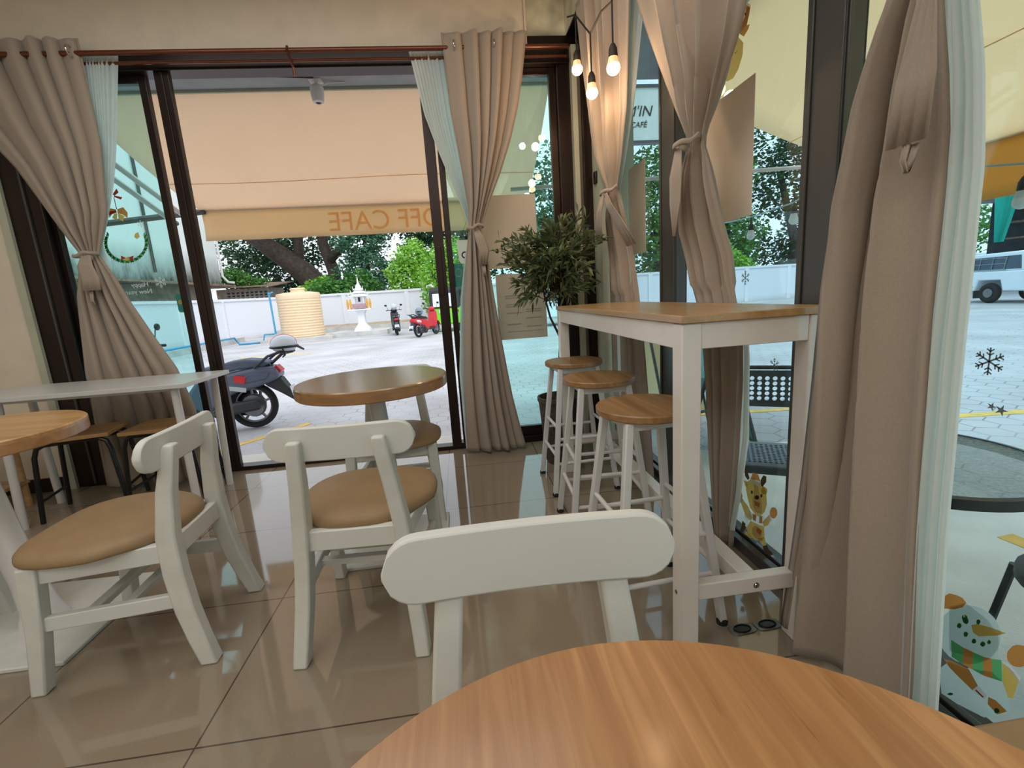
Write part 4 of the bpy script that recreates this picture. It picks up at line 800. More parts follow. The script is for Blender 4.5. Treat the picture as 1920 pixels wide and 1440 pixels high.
o = obj('round_logo_sticker', MB().box((-.03, PG-.0015, 1.15), (.045, PG-.0005, 1.305)).m(1).add([(.012+.026*math.cos(a), PG-.0018, 1.245+.030*math.sin(a)) for a in [2*PI*i/24 for i in range(24)]], [tuple(range(24))]).m(0).add([(.012+.019*math.cos(a), PG-.0021, 1.245+.022*math.sin(a)) for a in [2*PI*i/24 for i in range(24)]], [tuple(range(24))]), ['teal', 'frost'], smooth=False)
tag(o, 'teal sticker with a pale round emblem below the hanging door sign', 'sticker')
o = obj('card_sticker', MB().prism([(x*.034, z*.060) for x, z in [(math.copysign(abs(math.cos(a))**.3, math.cos(a)), math.copysign(abs(math.sin(a))**.3, math.sin(a))) for a in [2*PI*i/28 for i in range(28)]]], 0, .001).xf(lambda p: (-1.790+p[0], 3.284+p[2], 1.162+p[1])).m(1).add([(-1.803+.013*math.cos(a), 3.2835, 1.169+.016*math.sin(a)) for a in [2*PI*i/16 for i in range(16)]], [tuple(range(16))]), ['teal', 'gold'], smooth=False)
tag(o, 'dark teal card stuck to the left door glass beside the stile', 'sticker')
t = thing('greeting_lettering', 'white mirrored Happy New year lettering on the left door glass', 'lettering', (-2.03, 3.262, 1.27))
text('lettering', 'Happy', .040, (0.02, 0, .022), (PI/2, 0, 0), 'sticker', t, .0004, scale=(-1, 1, 1)); text('lettering', 'New year', .040, (0.005, 0, -.022), (PI/2, 0, 0), 'sticker', t, .0004, scale=(-1, 1, 1))
def flake(label, c, R, plane, m_='frost', p=1.0815, th=.0035):
    mb = MB()
    def seg(a, b_, w_):
        d = Vector((b_[0]-a[0], b_[1]-a[1])); n = Vector((-d.y, d.x)).normalized()*w_/2
        pts = [(a[0]+n.x, a[1]+n.y), (b_[0]+n.x, b_[1]+n.y), (b_[0]-n.x, b_[1]-n.y), (a[0]-n.x, a[1]-n.y)]; sticker_at(mb, [(c[0]+x, c[1]+z) for x, z in pts], plane, p)
    for i in range(6):
        a = PI/2+i*PI/3; u = (math.cos(a), math.sin(a)); seg((0, 0), (u[0]*R, u[1]*R), th)
        for f in (.45, .72):
            for s_ in (-1, 1):
                b_ = a+s_*PI/3.4; q = (u[0]*R*f, u[1]*R*f); seg(q, (q[0]+math.cos(b_)*R*.30, q[1]+math.sin(b_)*R*.30), th*.8)
    o = obj('snowflake_sticker', mb, m_, smooth=False); return tag(o, label, 'sticker', 'snowflake stickers on the glass')
flake('grey snowflake sticker on the near window, right of the large curtain', (0.835, 0.869), .029, 'x')
flake('small grey snowflake sticker above the perforated black chair', (1.498, .767), .025, 'x', th=.0028)
flake('small grey snowflake sticker just above the bar tabletop', (1.681, 1.075), .027, 'x', th=.0028)
flake('white snowflake sticker on the left door glass near the lettering', (-1.885, 1.30), .035, 'y', 'sticker', 3.262)
flake('faint white snowflake sticker beside the wreath decal', (-1.93, 1.66), .022, 'y', 'sticker', 3.262, .002)
def star(label, c, R):
    pts = []
    for i in range(10): a = PI/2+i*PI/5+.3; r_ = R if i % 2 == 0 else R*.35; pts.append((c[0]+r_*math.cos(a), c[1]+r_*math.sin(a)))
    o = obj('star_sticker', sticker_at(MB(), pts, 'x', 1.0815), 'frost', smooth=False); tag(o, label, 'sticker', 'small star stickers')
star('small grey star sticker, left one of the pair under the near snowflake', (0.820, .776), .010); star('grey star sticker, right and larger one under the near snowflake', (0.802, .772), .013)
vinyl('reindeer_sticker', 'cartoon reindeer decal in a red hat low on the side window', 'sticker', DEER, 'x', 1.0818, .00004)
vinyl('snowman_sticker', 'snowman decal with green striped scarf at the lower right', 'sticker', SNOWMAN, 'x', 1.0818, .00004)
vinyl('wreath_sticker', 'leaf wreath decal with red bows on the left door glass', 'sticker', WREATH, 'y', 3.264, .00002)
vinyl('ornament_sticker', 'golden ornament decal high on the window beside the middle curtain', 'sticker', ORNAMENT, 'x', 1.0818, .0001)
vinyl('text_sticker', 'pale curly lettering decal at the lining edge near the black chair', 'sticker', [('sticker', [(1.70+.018*math.cos(a), .70+.03*math.sin(a)) for a in [2*PI*i/12 for i in range(12)]]), ('sticker', [(1.66+.015*math.cos(a), .635+.025*math.sin(a)) for a in [2*PI*i/12 for i in range(12)]]), ('frost', [(1.66+.008*math.cos(a), .635+.014*math.sin(a)) for a in [2*PI*i/12 for i in range(12)]])], 'x', 1.0818, .0002)
gl = [('green', [(2.60+.03*math.cos(a+1.2*k_), .12+.05*k_+.014*math.sin(a)) for a in [2*PI*i/8 for i in range(8)]]) for k_ in range(-3, 4)]
vinyl('leaf_sticker', 'green leaf decal strip low on the far side window behind a stool', 'sticker', gl, 'x', 1.0818, .0002)

# ------------------------------------------------------------------ outside: ground and porch
G = -0.27
struct('ground', MB().box((-45, -12, G-.3), (60, 70, G-.003)), 'pavers')
struct('concrete_apron', MB().box((1.20, -4, G-.1), (3.0, 3.4, G)), 'porch')
struct('porch_slab', MB().box((-4.2, 3.33, G-.2), (1.14, 3.72, -.035)).box((1.14, -4, G-.2), (1.20, 3.72, -.06)), 'porch')
struct('roof_slab', MB().box((-4.5, 3.333, 2.70), (1.14, 3.96, 2.95)).box((1.14, -4, 2.70), (1.75, 3.96, 2.95)), 'slab')
def line(label, a, b_, w_):
    o = obj('parking_line', MB().hbar((a[0], a[1], G), (b_[0], b_[1], G), w_, .004), 'yline', smooth=False); tag(o, label, 'road marking', 'yellow parking lines')
line('yellow painted line on the pavers behind the grey scooter', (-2.55, 4.72), (-1.90, 5.58), .09)
line('far yellow painted line beyond the grey scooter helmet', (-6.8, 14.9), (-4.6, 14.7), .14)
line('yellow painted line seen through the perforated black chair', (2.3, 4.4), (3.6, 4.25), .09)
line('yellow painted line right of the glass garden table', (2.60, 1.84), (2.66, 1.2), .10)
line('pale yellow line behind the snowflake sticker', (4.2, 3.6), (6.2, 3.4), .10)

# awnings
def awning(label, quad, val, m1, m2, arms, seam, letters=None):
    base = quad[0]; t = thing('awning', label, 'awning', base); A, B, Cc, D = map(Vector, quad)   # A,B at the wall, C,D front (C below B, D below A)
    mb = MB(); rings = []
    for i in range(13):
        f = i/12; row = []
        for j in range(25):
            g_ = j/24; p = A.lerp(B, g_).lerp(D.lerp(Cc, g_), f); p.z -= .05*math.sin(PI*f)*(1+.25*math.sin(g_*7)); row.append(p)
        rings.append(row)
    mb.rings(rings, cap=False, closed=False); solid(obj('canvas', mb, m1, t, at=base, angle=180), .004)
    mb = MB(); rings = []
    for i in range(5):
        row = []
        for j in range(49):
            g_ = j/48; p = D.lerp(Cc, g_); out = (D-A).normalized(); out.z = 0; p = p+Vector((0, 0, -val*i/4))+out*(.012*math.sin(g_*23+i)*i/4); row.append(p)
        rings.append(row)
    mb.rings(rings, cap=False, closed=False); v_ = solid(obj('valance', mb, m2, t, at=base, angle=180), .003)
    obj('front_tube', MB().tube([D+Vector((0, 0, .02)), Cc+Vector((0, 0, .02))], .022, 10), 'wmetal', t, at=base)
    obj('wall_batten', MB().hbar(A+Vector((0, 0, -.03)), B+Vector((0, 0, -.03)), .02, .06), 'pier', t, at=base)
    for a, b_ in arms: obj('folding_arm', MB().tube([a, b_], .025, 8), 'wmetal', t, at=base)
    P, Q = A.lerp(D, seam), B.lerp(Cc, seam); dz = Vector((0, 0, -.055*math.sin(PI*seam)-.006)); obj('seam', MB().tube([P.lerp(Q, i/12)+dz+Vector((0, 0, -.05*.25*math.sin(PI*seam)*math.sin(i/12*7))) for i in range(13)], .0035, 6), 'valance', t, at=base)
    if letters:
        for body, x, z in letters: text('lettering', body, .27, (x-base[0], D.y-base[1]-.02, z-base[2]), (PI/2, 0, 0), 'letter', t, .001, scale=(-1, 1, 1))
    return t
awning('beige awning above the open doorway with faded mirrored lettering', [(-2.72, 3.975, 2.74), (0.87, 3.975, 2.74), (0.82, 5.2, 2.07), (-2.49, 5.2, 2.10)], .29, 'canvas', 'valance',
    [((-2.86, 3.98, 2.6), (-2.62, 5.1, 2.06)), ((-2.96, 3.98, 2.55), (-2.72, 5.1, 2.0))], .66, [('OFF CAFE', -0.68, 1.925)])
awning('pale yellow awning sloping outside the side windows', [(1.75, -3.2, 2.66), (1.75, 3.9, 2.66), (3.78, 3.9, 1.893), (3.78, -3.2, 1.893)], .385, 'canvasY', 'valanceY', [], .55)
o = obj('awning_rail', MB().tube([(-6.5, 5.2, 1.80), (-2.45, 5.2, 2.10)], .03, 8), 'alug'); tag(o, 'dark horizontal steel bar seen through the left door glass', 'rail')
o = obj('awning_rail', MB().tube([(0.50, 4.0, 1.92), (4.2, 4.0, 2.03)], .016, 10), 'wmetal'); tag(o, 'pale steel pipe outside crossing the side windows', 'rail')
obj_ = [(0.75, 4.0, 1.93), (0.95, 4.1, 1.62), (1.2, 4.3, 1.5)]
o = obj('cable', MB().tube(obj_, .008, 6), 'cable2'); tag(o, 'pale wire hanging from the pipe outside, above the olive tree', 'cable')
cb = [(2.6, 4.9, 1.68), (2.6, 4.67, 1.63), (2.6, 4.34, 1.61), (2.6, 4.0, 1.60), (2.6, 3.45, 1.62), (2.6, 3.2, 1.70), (2.6, 2.6, 1.62), (2.6, 1.96, 1.50), (2.6, 1.2, 1.66)]
o = obj('light_string_cable', MB().tube(cb, .006, 6), 'cable2'); tag(o, 'pale cable of the outdoor light string seen through the side window', 'cable')
for lb, y, z in (('unlit white bulb hanging outside, just right of the tan poster', 3.98, 1.44), ('unlit white bulb hanging outside beside the dark window post', 3.45, 1.49), ('unlit white bulb hanging at the right photo edge above the truck', 1.96, 1.335)):
    bulb(lb, (2.6, y, z), .03, False, 'unlit bulbs on the outdoor light string', 1.15, 'sticker')
t = thing('security_camera', 'white cylindrical security camera hanging from the soffit above the doorway', 'security camera', (-0.90, 3.86, 2.575))
obj('body', MB().lathe([(.022, -.025), (.040, -.018), (.047, .03), (.047, .08), (.034, .095)], n=24), 'camw', t); obj('lens', MB().lathe([(.012, -.030), (.022, -.024)], n=20), 'black', t)
obj('mount', MB().lathe([(.012, .095), (.012, .122)], n=12).cbox((0, 0, .121), (.09, .09, .005)), 'camw', t); obj('wire', MB().tube([(.03, 0, .09), (.09, .01, .115), (.2, .02, .121)], .004, 6), 'camw', t)
o = obj('wall_cable', MB().tube([(-1.75, 3.75, 2.694), (-1.3, 3.76, 2.694), (-.9, 3.8, 2.694)], .004, 6), 'cable'); tag(o, 'thin dark cable running across the grey soffit', 'cable')

# garden furniture outside the side window
t = thing('perforated_chair', 'black perforated folding chair outside behind the bar table legs', 'chair', (1.53, 2.20, G), math.radians(150))
def perf(name, w_, h_, nx, nz, rr, fn, m_, par, th=.014, mg=.03, stag=False):
    # plate with real holes: grid of cells, each an octagonal opening
    mb = MB(); cw, ch = (w_-2*mg)/nx, (h_-2*mg)/nz
    def cell(x0, z0, x1, z1, hole):
        cx, cz = (x0+x1)/2, (z0+z1)/2
        for side in (0, th):
            if not hole: mb.add([fn(x0, z0, side), fn(x1, z0, side), fn(x1, z1, side), fn(x0, z1, side)], [(0, 1, 2, 3)]); continue
            o_ = [(x1, cz), (x1, z1), (cx, z1), (x0, z1), (x0, cz), (x0, z0), (cx, z0), (x1, z0)]; ii = [(cx+rr*math.cos(PI/4*i), cz+rr*math.sin(PI/4*i)) for i in range(8)]
            mb.add([fn(x, z, side) for x, z in o_+ii], [(i, (i+1) % 8, 8+(i+1) % 8, 8+i) for i in range(8)])
        if hole:
            ii = [(cx+rr*math.cos(PI/4*i), cz+rr*math.sin(PI/4*i)) for i in range(8)]; mb.add([fn(x, z, 0) for x, z in ii]+[fn(x, z, th) for x, z in ii], [(i, (i+1) % 8, 8+(i+1) % 8, 8+i) for i in range(8)])
    for i in range(nx):
        for j in range(nz): cell(-w_/2+mg+i*cw, -h_/2+mg+j*ch, -w_/2+mg+(i+1)*cw, -h_/2+mg+(j+1)*ch, True)
    for a in ((-w_/2, -h_/2, w_/2, -h_/2+mg), (-w_/2, h_/2-mg, w_/2, h_/2), (-w_/2, -h_/2+mg, -w_/2+mg, h_/2-mg), (w_/2-mg, -h_/2+mg, w_/2, h_/2-mg)): cell(*a, False)
    for a, b_ in (((-w_/2, -h_/2), (w_/2, -h_/2)), ((w_/2, -h_/2), (w_/2, h_/2)), ((w_/2, h_/2), (-w_/2, h_/2)), ((-w_/2, h_/2), (-w_/2, -h_/2))): mb.add([fn(*a, 0), fn(*b_, 0), fn(*b_, th), fn(*a, th)], [(0, 1, 2, 3)])
    return obj(name, mb, m_, par, smooth=False)
# local frame: sitter looks toward +y
perf('backrest', .40, .20, 9, 5, .0125, lambda x, z, s: (x, -.21-.10*z+s+.10*x*x*4*.3, .735+z), 'dgrey', t)
perf('seat', .40, .36, 14, 12, .0085, lambda x, z, s: (x, z*.98, .41+s+.06*max(0, -z-.1)-.15*max(0, z-.13)), 'greyp', t)
obj('front_lip', MB().box((-.20, .165, .375), (.20, .19, .415)), 'dgrey', t, bevel=0.006)
for s in (-1, 1):
    obj('leg', MB().tube([(s*.185, -.235, .835), (s*.20, -.215, .74), (s*.205, -.17, .52), (s*.205, -.02, .36), (s*.205, .20, 0)], .0115, 10), 'black', t)
    obj('leg', MB().tube([(s*.19, .15, .40), (s*.19, -.04, .25), (s*.19, -.22, 0)], .0115, 10), 'black', t)
obj('top_tube', MB().tube([(-.185, -.235, .835), (-.15, -.235, .848), (.15, -.235, .848), (.185, -.235, .835)], .0115, 10), 'black', t)
dc = thing('garden_chair', 'black chair behind the snowman decal under the glass garden table', 'chair', (1.78, .98, G), math.radians(60))
obj('seat', MB().lathe([(.17, .36), (.20, .38), (.20, .41), (.17, .42)], n=28), 'dgrey', dc, angle=40)
for s in (-1, 1):
    for q in (-1, 1): obj('leg', MB().tube([(s*.15, q*.15, .37), (s*.19, q*.19, 0)], .012, 8), 'black', dc)
obj('backrest', MB().tube([(-.18, -.17, .40), (-.19, -.22, .60), (-.12, -.25, .70), (.12, -.25, .70), (.19, -.22, .60), (.18, -.17, .40)], .014, 8), 'black', dc)
t = thing('garden_table', 'round pebbled glass garden table with a black rim outside', 'table', (1.47, 1.33, G))
obj('glass_top', MB().lathe([(.340, .715), (.340, .721)], n=48), 'pebble', t, angle=30); obj('rim', MB().lathe([(.338, .690), (.356, .690), (.358, .722), (.340, .724), (.338, .690)], n=64, cap=False), 'black', t, angle=30)
obj('pedestal', MB().lathe([(.20, 0), (.20, .015), (.03, .04), (.022, .10), (.022, .66), (.10, .705)], n=24), 'black', t)
def aframe(label, loc, rot, pm):
    t = thing('sandwich_board', label, 'sandwich board', loc, rot)
    for s in (-1, 1):
        mb = MB(); bt = lambda x, z: (x, s*(.28-.27*z/1.02), z)
        for x in (-.26, .26): mb.tube([bt(x, 0), bt(x, 1.02)], .014, 6)
        for z in (.12, 1.0): mb.tube([bt(-.26, z), bt(.26, z)], .014, 6)
        f_ = obj('frame', mb, 'dgrey', t); obj('panel', MB().add([bt(-.25, .13), bt(.25, .13), bt(.25, .99), bt(-.25, .99)], [(0, 1, 2, 3)]), pm, f_, smooth=False)
    return t
aframe('dark framed sandwich board outside beside the first window post', (1.95, 4.25, G), math.radians(20), 'cream')
aframe('turquoise sandwich board outside behind the perforated chair', (1.95, 3.42, G), math.radians(75), 'aframe')
t = thing('hanging_sign', 'white cafe sign board in a grey frame high outside the far window', 'sign', (2.28, 6.0, 2.84))
obj('board', MB().box((-.5, -.03, 0), (.39, .03, .60)), 'board', t); 
mb = MB(); mb.box((-.53, -.05, -.03), (.42, .05, 0)).box((-.53, -.05, .60), (.42, .05, .63)).box((-.53, -.05, 0), (-.5, .05, .60)).box((.39, -.05, 0), (.42, .05, .60)); obj('frame', mb, 'alug', t)
text('lettering', "M'IN", .17, (.10, -.035, .33), (PI/2, 0, 0), 'blackv', t, .002, shear=.25); text('lettering', 'CAFÉ', .09, (.10, -.035, .18), (PI/2, 0, 0), 'blackv', t, .002, shear=.2)
obj('pole', MB().tube([(-.45, .08, -3.11), (-.45, .08, .65)], .04, 8), 'alug', t)

# ------------------------------------------------------------------ outside: walls and neighbouring buildings
wp = [(-11.4, 13.0), (-12.9, 20.0), (-12.8, 23.0), (-11.9, 25.2), (-10.0, 27.4), (-3.0, 28.1), (0.3, 27.4), (4.3, 26.9), (11, 26.2), (17.4, 27), (24, 28.5), (42, 31)]
t = thing('boundary_wall', 'long white boundary wall around the car park', 'wall', (-10, 27.4, G))
mb, mc, mp_ = MB(), MB(), MB()
for a, b_ in zip(wp, wp[1:]):
    A, B = Vector((*a, 0)), Vector((*b_, 0)); n = max(1, round((B-A).length/2.9))
    mb.hbar((A.x, A.y, .72), (B.x, B.y, .72), .12, 1.98); mc.hbar((A.x, A.y, 1.76), (B.x, B.y, 1.76), .24, .12)
    for i in range(n): P = A.lerp(B, i/n); mp_.cbox((P.x, P.y, .73), (.24, .24, 2.0))
P0 = (-10, 27.4, G); obj('wall_panel', mb, 'bwall', t, at=P0, smooth=False); obj('coping', mc, 'cap', t, at=P0, smooth=False); q = obj('pier', mp_, 'cap', t, at=P0, smooth=False); q['kind'] = 'stuff'
o = obj('planting_bed', MB().rings([[(-9.6, 25.4, G-.05), (-9.6, 26.9, G-.05), (-9.6, 26.9, G+.38), (-9.6, 25.4, G+.30)], [(9, 23.6, G-.05), (9, 26.6, G-.05), (9, 26.6, G+.38), (9, 23.6, G+.30)]]), 'dirt', smooth=False); tag(o, 'raised sandy soil bed along the foot of the boundary wall', 'soil bed', kind='structure')
o = obj('concrete_kerb', MB().hbar((-9.6, 25.3, G+.15), (9, 23.5, G+.15), .15, .34), 'conc', smooth=False); tag(o, 'low concrete kerb in front of the soil bed', 'kerb', kind='structure')
o = obj('concrete_kerb', MB().hbar((-9.9, 12, G+.10), (-10.6, 23.5, G+.10), .5, .24), 'conc', smooth=False); tag(o, 'low concrete kerb at the left boundary wall', 'kerb', kind='structure')
o = obj('tank_plinth', MB().box((-8.6, 20.9, G-.1), (-5.6, 23.6, G+.12)), 'conc', smooth=False); tag(o, 'low concrete plinth under the water tank', 'plinth', kind='structure')
# water tank
t = thing('water_tank', 'tall beige ribbed plastic water tank by the white wall', 'water tank', (-7.18, 22.2, G+.12))
prof = [(.90, 0), (.93, .04)]; z = .06
while z < 1.70:
    prof += [(.93, z), (.905, z+.02), (.905, z+.05), (.93, z+.07), (.93, z+.115)]; z += .12
prof += [(.93, 1.78), (.93, 1.86), (.90, 1.93), (.55, 1.985), (.31, 2.0)]
obj('body', MB().lathe(prof, n=64), 'tank', t, angle=25); obj('lid', MB().lathe([(.30, 1.98), (.30, 2.10), (.33, 2.11), (.33, 2.14), (.28, 2.17)], n=32), 'tank', t, angle=30)
t = thing('water_pipe', 'bright blue water pipe running along the wall to the tank', 'pipe', (-9.1, 18.8, G))
P0 = (-9.1, 18.8, G)
obj('pipe_run', MB().tube([(-9.4, 13.5, G+.33), (-9.55, 18.8, G+.33), (-9.6, 20.6, G+.33), (-9.62, 20.9, G+.33), (-9.5, 21.0, G+.04), (-8.6, 21.2, G+.04), (-8.5, 21.2, G+.36), (-8.16, 21.3, G+.36), (-8.14, 21.5, G+.36), (-8.16, 21.5, 1.82), (-8.0, 21.55, 1.88)], .04, 8), 'pipe', t, at=P0, angle=180)
obj('elbow', MB().sphere((-8.16, 21.5, 1.82), .06, 10, 8), 'pipe', t, at=P0)
# left building above the wall
t = thing('neighbour_building', 'tall mould stained white building beyond the wall at left', 'building', (-15, 22, G))
P0 = (-15, 22, G)
obj('upper_wall', MB().box((-22, 17.5, 2.70), (-13.25, 28.5, 10.5)), 'plaster', t, at=P0, smooth=False)
obj('lower_wall', MB().box((-22, 17.8, G), (-13.9, 28.2, 2.70)), 'brick', t, at=P0, smooth=False)
obj('eave_sheet', MB().box((-13.9, 17.5, 2.60), (-12.75, 29.0, 2.70)), 'rust', t, at=P0, smooth=False)
obj('drainpipe', MB().tube([(-13.15, 28.5, 10.0), (-13.15, 28.5, 3.2), (-12.9, 28.5, 2.85), (-12.6, 28.6, 2.80)], .07, 8), 'wmetal', t, at=P0)
obj('wall_pipe', MB().tube([(-13.17, 22.6, 8.6), (-13.17, 22.6, 3.1)], .06, 8), 'alug', t, at=P0); obj('wall_lamp', MB().tube([(-13.2, 24.8, 7.2), (-13.1, 24.8, 5.6)], .02, 6).sphere((-13.1, 24.8, 5.5), .12, 10, 8), 'alug', t, at=P0)
t = thing('garden_shed', 'low breeze block shed with a vine covered roof behind the wall', 'shed', (-12.4, 31.5, G)); P0 = (-12.4, 31.5, G)
obj('block_wall', MB().box((-14.6, 30.5, G), (-11.55, 33, 2.55)), 'brick', t, at=P0, smooth=False)
mb = MB()
for i in range(9):
    for j in range(3): mb.cbox((-13.9+i*.27, 30.49, 1.95+j*.17), (.15, .05, .09))
obj('vent_openings', mb, 'shade', t, at=P0, smooth=False)['kind'] = 'stuff'
obj('roof_sheet', MB().rings([[(-15, 29.9, 2.62), (-15, 33.5, 3.0), (-15, 33.5, 3.05), (-15, 29.9, 2.67)], [(-11.0, 29.9, 2.55), (-11.0, 33.5, 2.93), (-11.0, 33.5, 2.98), (-11.0, 29.9, 2.60)]]), 'rust', t, at=P0, smooth=False)
# spirit house
t = thing('spirit_house', 'white pedestal spirit house with gold garlands before the wall', 'shrine', (-4.45, 21.9, G))
obj('plinth', MB().box((-1.35, -.55, 0), (1.15, 1.2, .20)), 'conc', t, smooth=False)
obj('pedestal', MB().rings([[(-h, -h, z), (h, -h, z), (h, h, z), (-h, h, z)] for h, z in ((.34, .20), (.30, .32), (.22, .42), (.16, .55), (.14, .95), (.18, 1.05), (.24, 1.12))]), 'shrine', t, smooth=False)
obj('platform', MB().cbox((0, 0, 1.15), (1.02, .7, .06)), 'shrine', t, bevel=.01)
obj('offering_table', MB().box((-.32, -.36, 1.20), (.32, -.16, 1.26)).box((-.30, -.30, 1.26), (.30, -.20, 1.42)), 'pink', t, smooth=False)
for s in (-1, 1):
    for q in (0, 1): obj('garland', MB().tube([(s*(.36+.13*q), -.3, 1.62), (s*(.36+.13*q), -.32, 1.4), (s*(.36+.13*q), -.3, 1.18)], [.03, .055, .03], 8), 'gold2', t)
obj('cella', MB().box((-.24, -.12, 1.18), (.24, .3, 1.72)), 'shrine', t, smooth=False)
for s in (-1, 1): obj('column', MB().tube([(s*.20, -.22, 1.40), (s*.20, -.22, 1.78)], .03, 8), 'shrine', t)
obj('doorway', MB().box((-.05, -.135, 1.50), (.05, -.12, 1.70)), 'shade', t, smooth=False)
mb = MB()
for h, z0, z1 in ((.40, 1.74, 1.90), (.30, 1.88, 2.04), (.20, 2.02, 2.18), (.12, 2.16, 2.30)): mb.rings([[(-h, -h*.8, z0), (h, -h*.8, z0), (h, h*.8, z0), (-h, h*.8, z0)], [(-h*.35, -h*.3, z1), (h*.35, -h*.3, z1), (h*.35, h*.3, z1), (-h*.35, h*.3, z1)]])
mb.tube([(0, 0, 2.28), (0, 0, 2.62)], [.05, .008], 8)
for s in (-1, 1):
    for h, z in ((.40, 1.78), (.30, 1.92), (.20, 2.06)): mb.tube([(s*h, -h*.6, z-.02), (s*h*1.15, -h*.6, z+.14)], [.025, .004], 6)
obj('tiered_roof', mb, 'shrine', t, smooth=False)

# ------------------------------------------------------------------ vehicles
def wheel(par, c, R, wd, spokes=5, rim='alloy', tyre_w=None, ax='y'):
    x, y, z = c; tr = R*.24
    w0 = obj('wheel', MB().torus(c, R-tr*.55, tr*.55, axis='y', n=36, m=10).xf(lambda p: (p[0], y+(p[1]-y)*wd/(tr*1.1), p[2])), 'tyre', par)
    mb = MB().torus(c, R-tr*1.15, .012, axis='y', n=32, m=6); mb.disc_y(c, [(R*.46, -wd*.3), (R*.52, 0), (R*.46, wd*.3)], 20)
    for i in range(spokes): a = 2*PI*i/spokes+.3; mb.tube([(x, y, z), (x+(R-tr*1.2)*math.cos(a), y, z+(R-tr*1.2)*math.sin(a))], [.022, .014], 6)
    obj('rim', mb, rim, w0); return w0
def scooter(label, loc, rot, body, seat, accent, tail='redp', helmet=None, detail=True, name='motor_scooter'):
    t = thing(name, label, 'scooter', loc, rot); R_ = .27
    wheel(t, (0, 0, R_), R_, .10); wheel(t, (1.27, 0, R_), R_, .09)
    obj('rear_body', MB().extr([(-.36, .66), (-.30, .72), (-.18, .73), (.05, .70), (.30, .66), (.52, .62), (.62, .50), (.62, .28), (.45, .22), (.36, .30), (.24, .40), (.10, .46), (-.05, .48), (-.20, .52), (-.36, .58)], -.13, .13), body, t, bevel=.035, seg=3)
    obj('side_panel', MB().extr([(-.28, .66), (-.10, .66), (.06, .62), (.04, .55), (-.22, .58)], -.142, .142), accent, t, bevel=.008)
    obj('seat', MB().extr([(-.28, .755), (-.20, .80), (-.02, .825), (.16, .81), (.28, .775), (.45, .76), (.56, .71), (.57, .66), (.30, .67), (.05, .71), (-.22, .73)], -.115, .115), seat, t, bevel=.035, seg=3)
    obj('floorboard', MB().extr([(.50, .24), (.55, .31), (.95, .31), (1.05, .40), (1.05, .26), (.9, .22)], -.14, .14), 'dgrey', t, bevel=.015)
    obj('leg_shield', MB().extr([(.93, .30), (1.05, .93), (1.12, .98), (1.20, .90), (1.22, .60), (1.10, .35)], -.16, .16), body, t, bevel=.04, seg=3)
    obj('front_fender', MB().extr([(1.27+.31*math.cos(a), R_+.31*math.sin(a)) for a in [.35+i*.28 for i in range(9)]]+[(1.27+.29*math.cos(a), R_+.29*math.sin(a)) for a in [.35+i*.28 for i in range(8, -1, -1)]], -.06, .06), body, t)
    for s in (-1, 1):
        obj('fork', MB().tube([(1.27, s*.07, R_), (1.12, s*.06, .66)], .016, 8), 'alloy', t)
        hb = obj('handlebar', MB().tube([(1.06, 0, 1.0), (1.04, s*.20, 1.04), (.98, s*.33, 1.03)], [.014, .014, .018], 8), 'black', t)
        obj('mirror', MB().tube([(1.04, s*.24, 1.05), (1.04, s*.30, 1.22)], .006, 6).sphere((1.03, s*.33, 1.25), .06, 12, 8, (.25, 1, .7)), 'black', hb)
    obj('head_cowl', MB().sphere((1.08, 0, 1.02), .13, 16, 10, (.8, 1.1, .7)), body, t)
    obj('tail_light', MB().extr([(-.385, .66), (-.33, .73), (-.30, .70), (-.345, .62)], -.07, .07), tail, t, bevel=.01)
    obj('grab_rail', MB().tube([(-.12, .14, .72), (-.28, .14, .84), (-.42, .13, .88), (-.52, .05, .87), (-.52, -.05, .87), (-.42, -.13, .88), (-.28, -.14, .84), (-.12, -.14, .72)], .015, 8).tube([(-.26, .0, .74), (-.40, .0, .85), (-.52, 0, .87)], .018, 8), 'dgrey', t)
    obj('rear_fender', MB().extr([(-.16, .54), (-.36, .58), (-.46, .40), (-.53, .30), (-.50, .28), (-.34, .40), (-.20, .49)], -.07, .07), 'dgrey', t, bevel=.01)
    obj('licence_plate', MB().cbox((0, 0, 0), (.008, .18, .14)).xf(lambda p: (p[0]-.47+.4*p[2]*.6, p[1], .40+p[2])), 'silver', t, smooth=False)
    obj('engine', MB().extr([(-.06, .22), (-.08, .36), (.06, .42), (.24, .38), (.46, .32), (.50, .20), (.30, .14), (.05, .14)], -.12, -.07), 'dgrey', t, bevel=.015)
    obj('engine_cover', MB().extr([(-.02, .38), (.02, .46), (.28, .44), (.32, .36), (.12, .32)], -.155, -.10), 'dgrey', t, bevel=.02, seg=3)
    obj('engine_cover', MB().disc_y((.0, -.12, .27), [(.09, -.03), (.10, 0), (.10, .03)], 20).disc_y((.34, -.12, .24), [(.10, -.03), (.11, 0), (.11, .03)], 20), 'dgrey', t, angle=40)
    obj('muffler', MB().extr([(-.12, .24), (-.10, .36), (.20, .34), (.40, .24), (.38, .18)], .09, .17), 'dgrey', t, bevel=.03, seg=3)
    obj('shock_absorber', MB().tube([(-.03, -.14, .27), (-.06, -.13, .58)], .018, 8), 'alloy', t)
    if detail: obj('kickstand', MB().tube([(.42, -.12, .2), (.40, -.22, 0)], .01, 6), 'black', t)
    return t
sc1 = scooter('slate grey scooter parked just outside the open doorway', (-2.50, 5.62, G), math.radians(180+3), 'greyp', 'seatg', 'seatg')
obj('red_badge', MB().extr([(-.02, .63), (.10, .66), (.12, .58), (.01, .55)], .1435, .148), 'redp', sc1, smooth=False); obj('white_badge', MB().extr([(.0, .50), (.19, .54), (.19, .49), (.01, .45)], .133, .140), 'sticker', sc1, smooth=False)
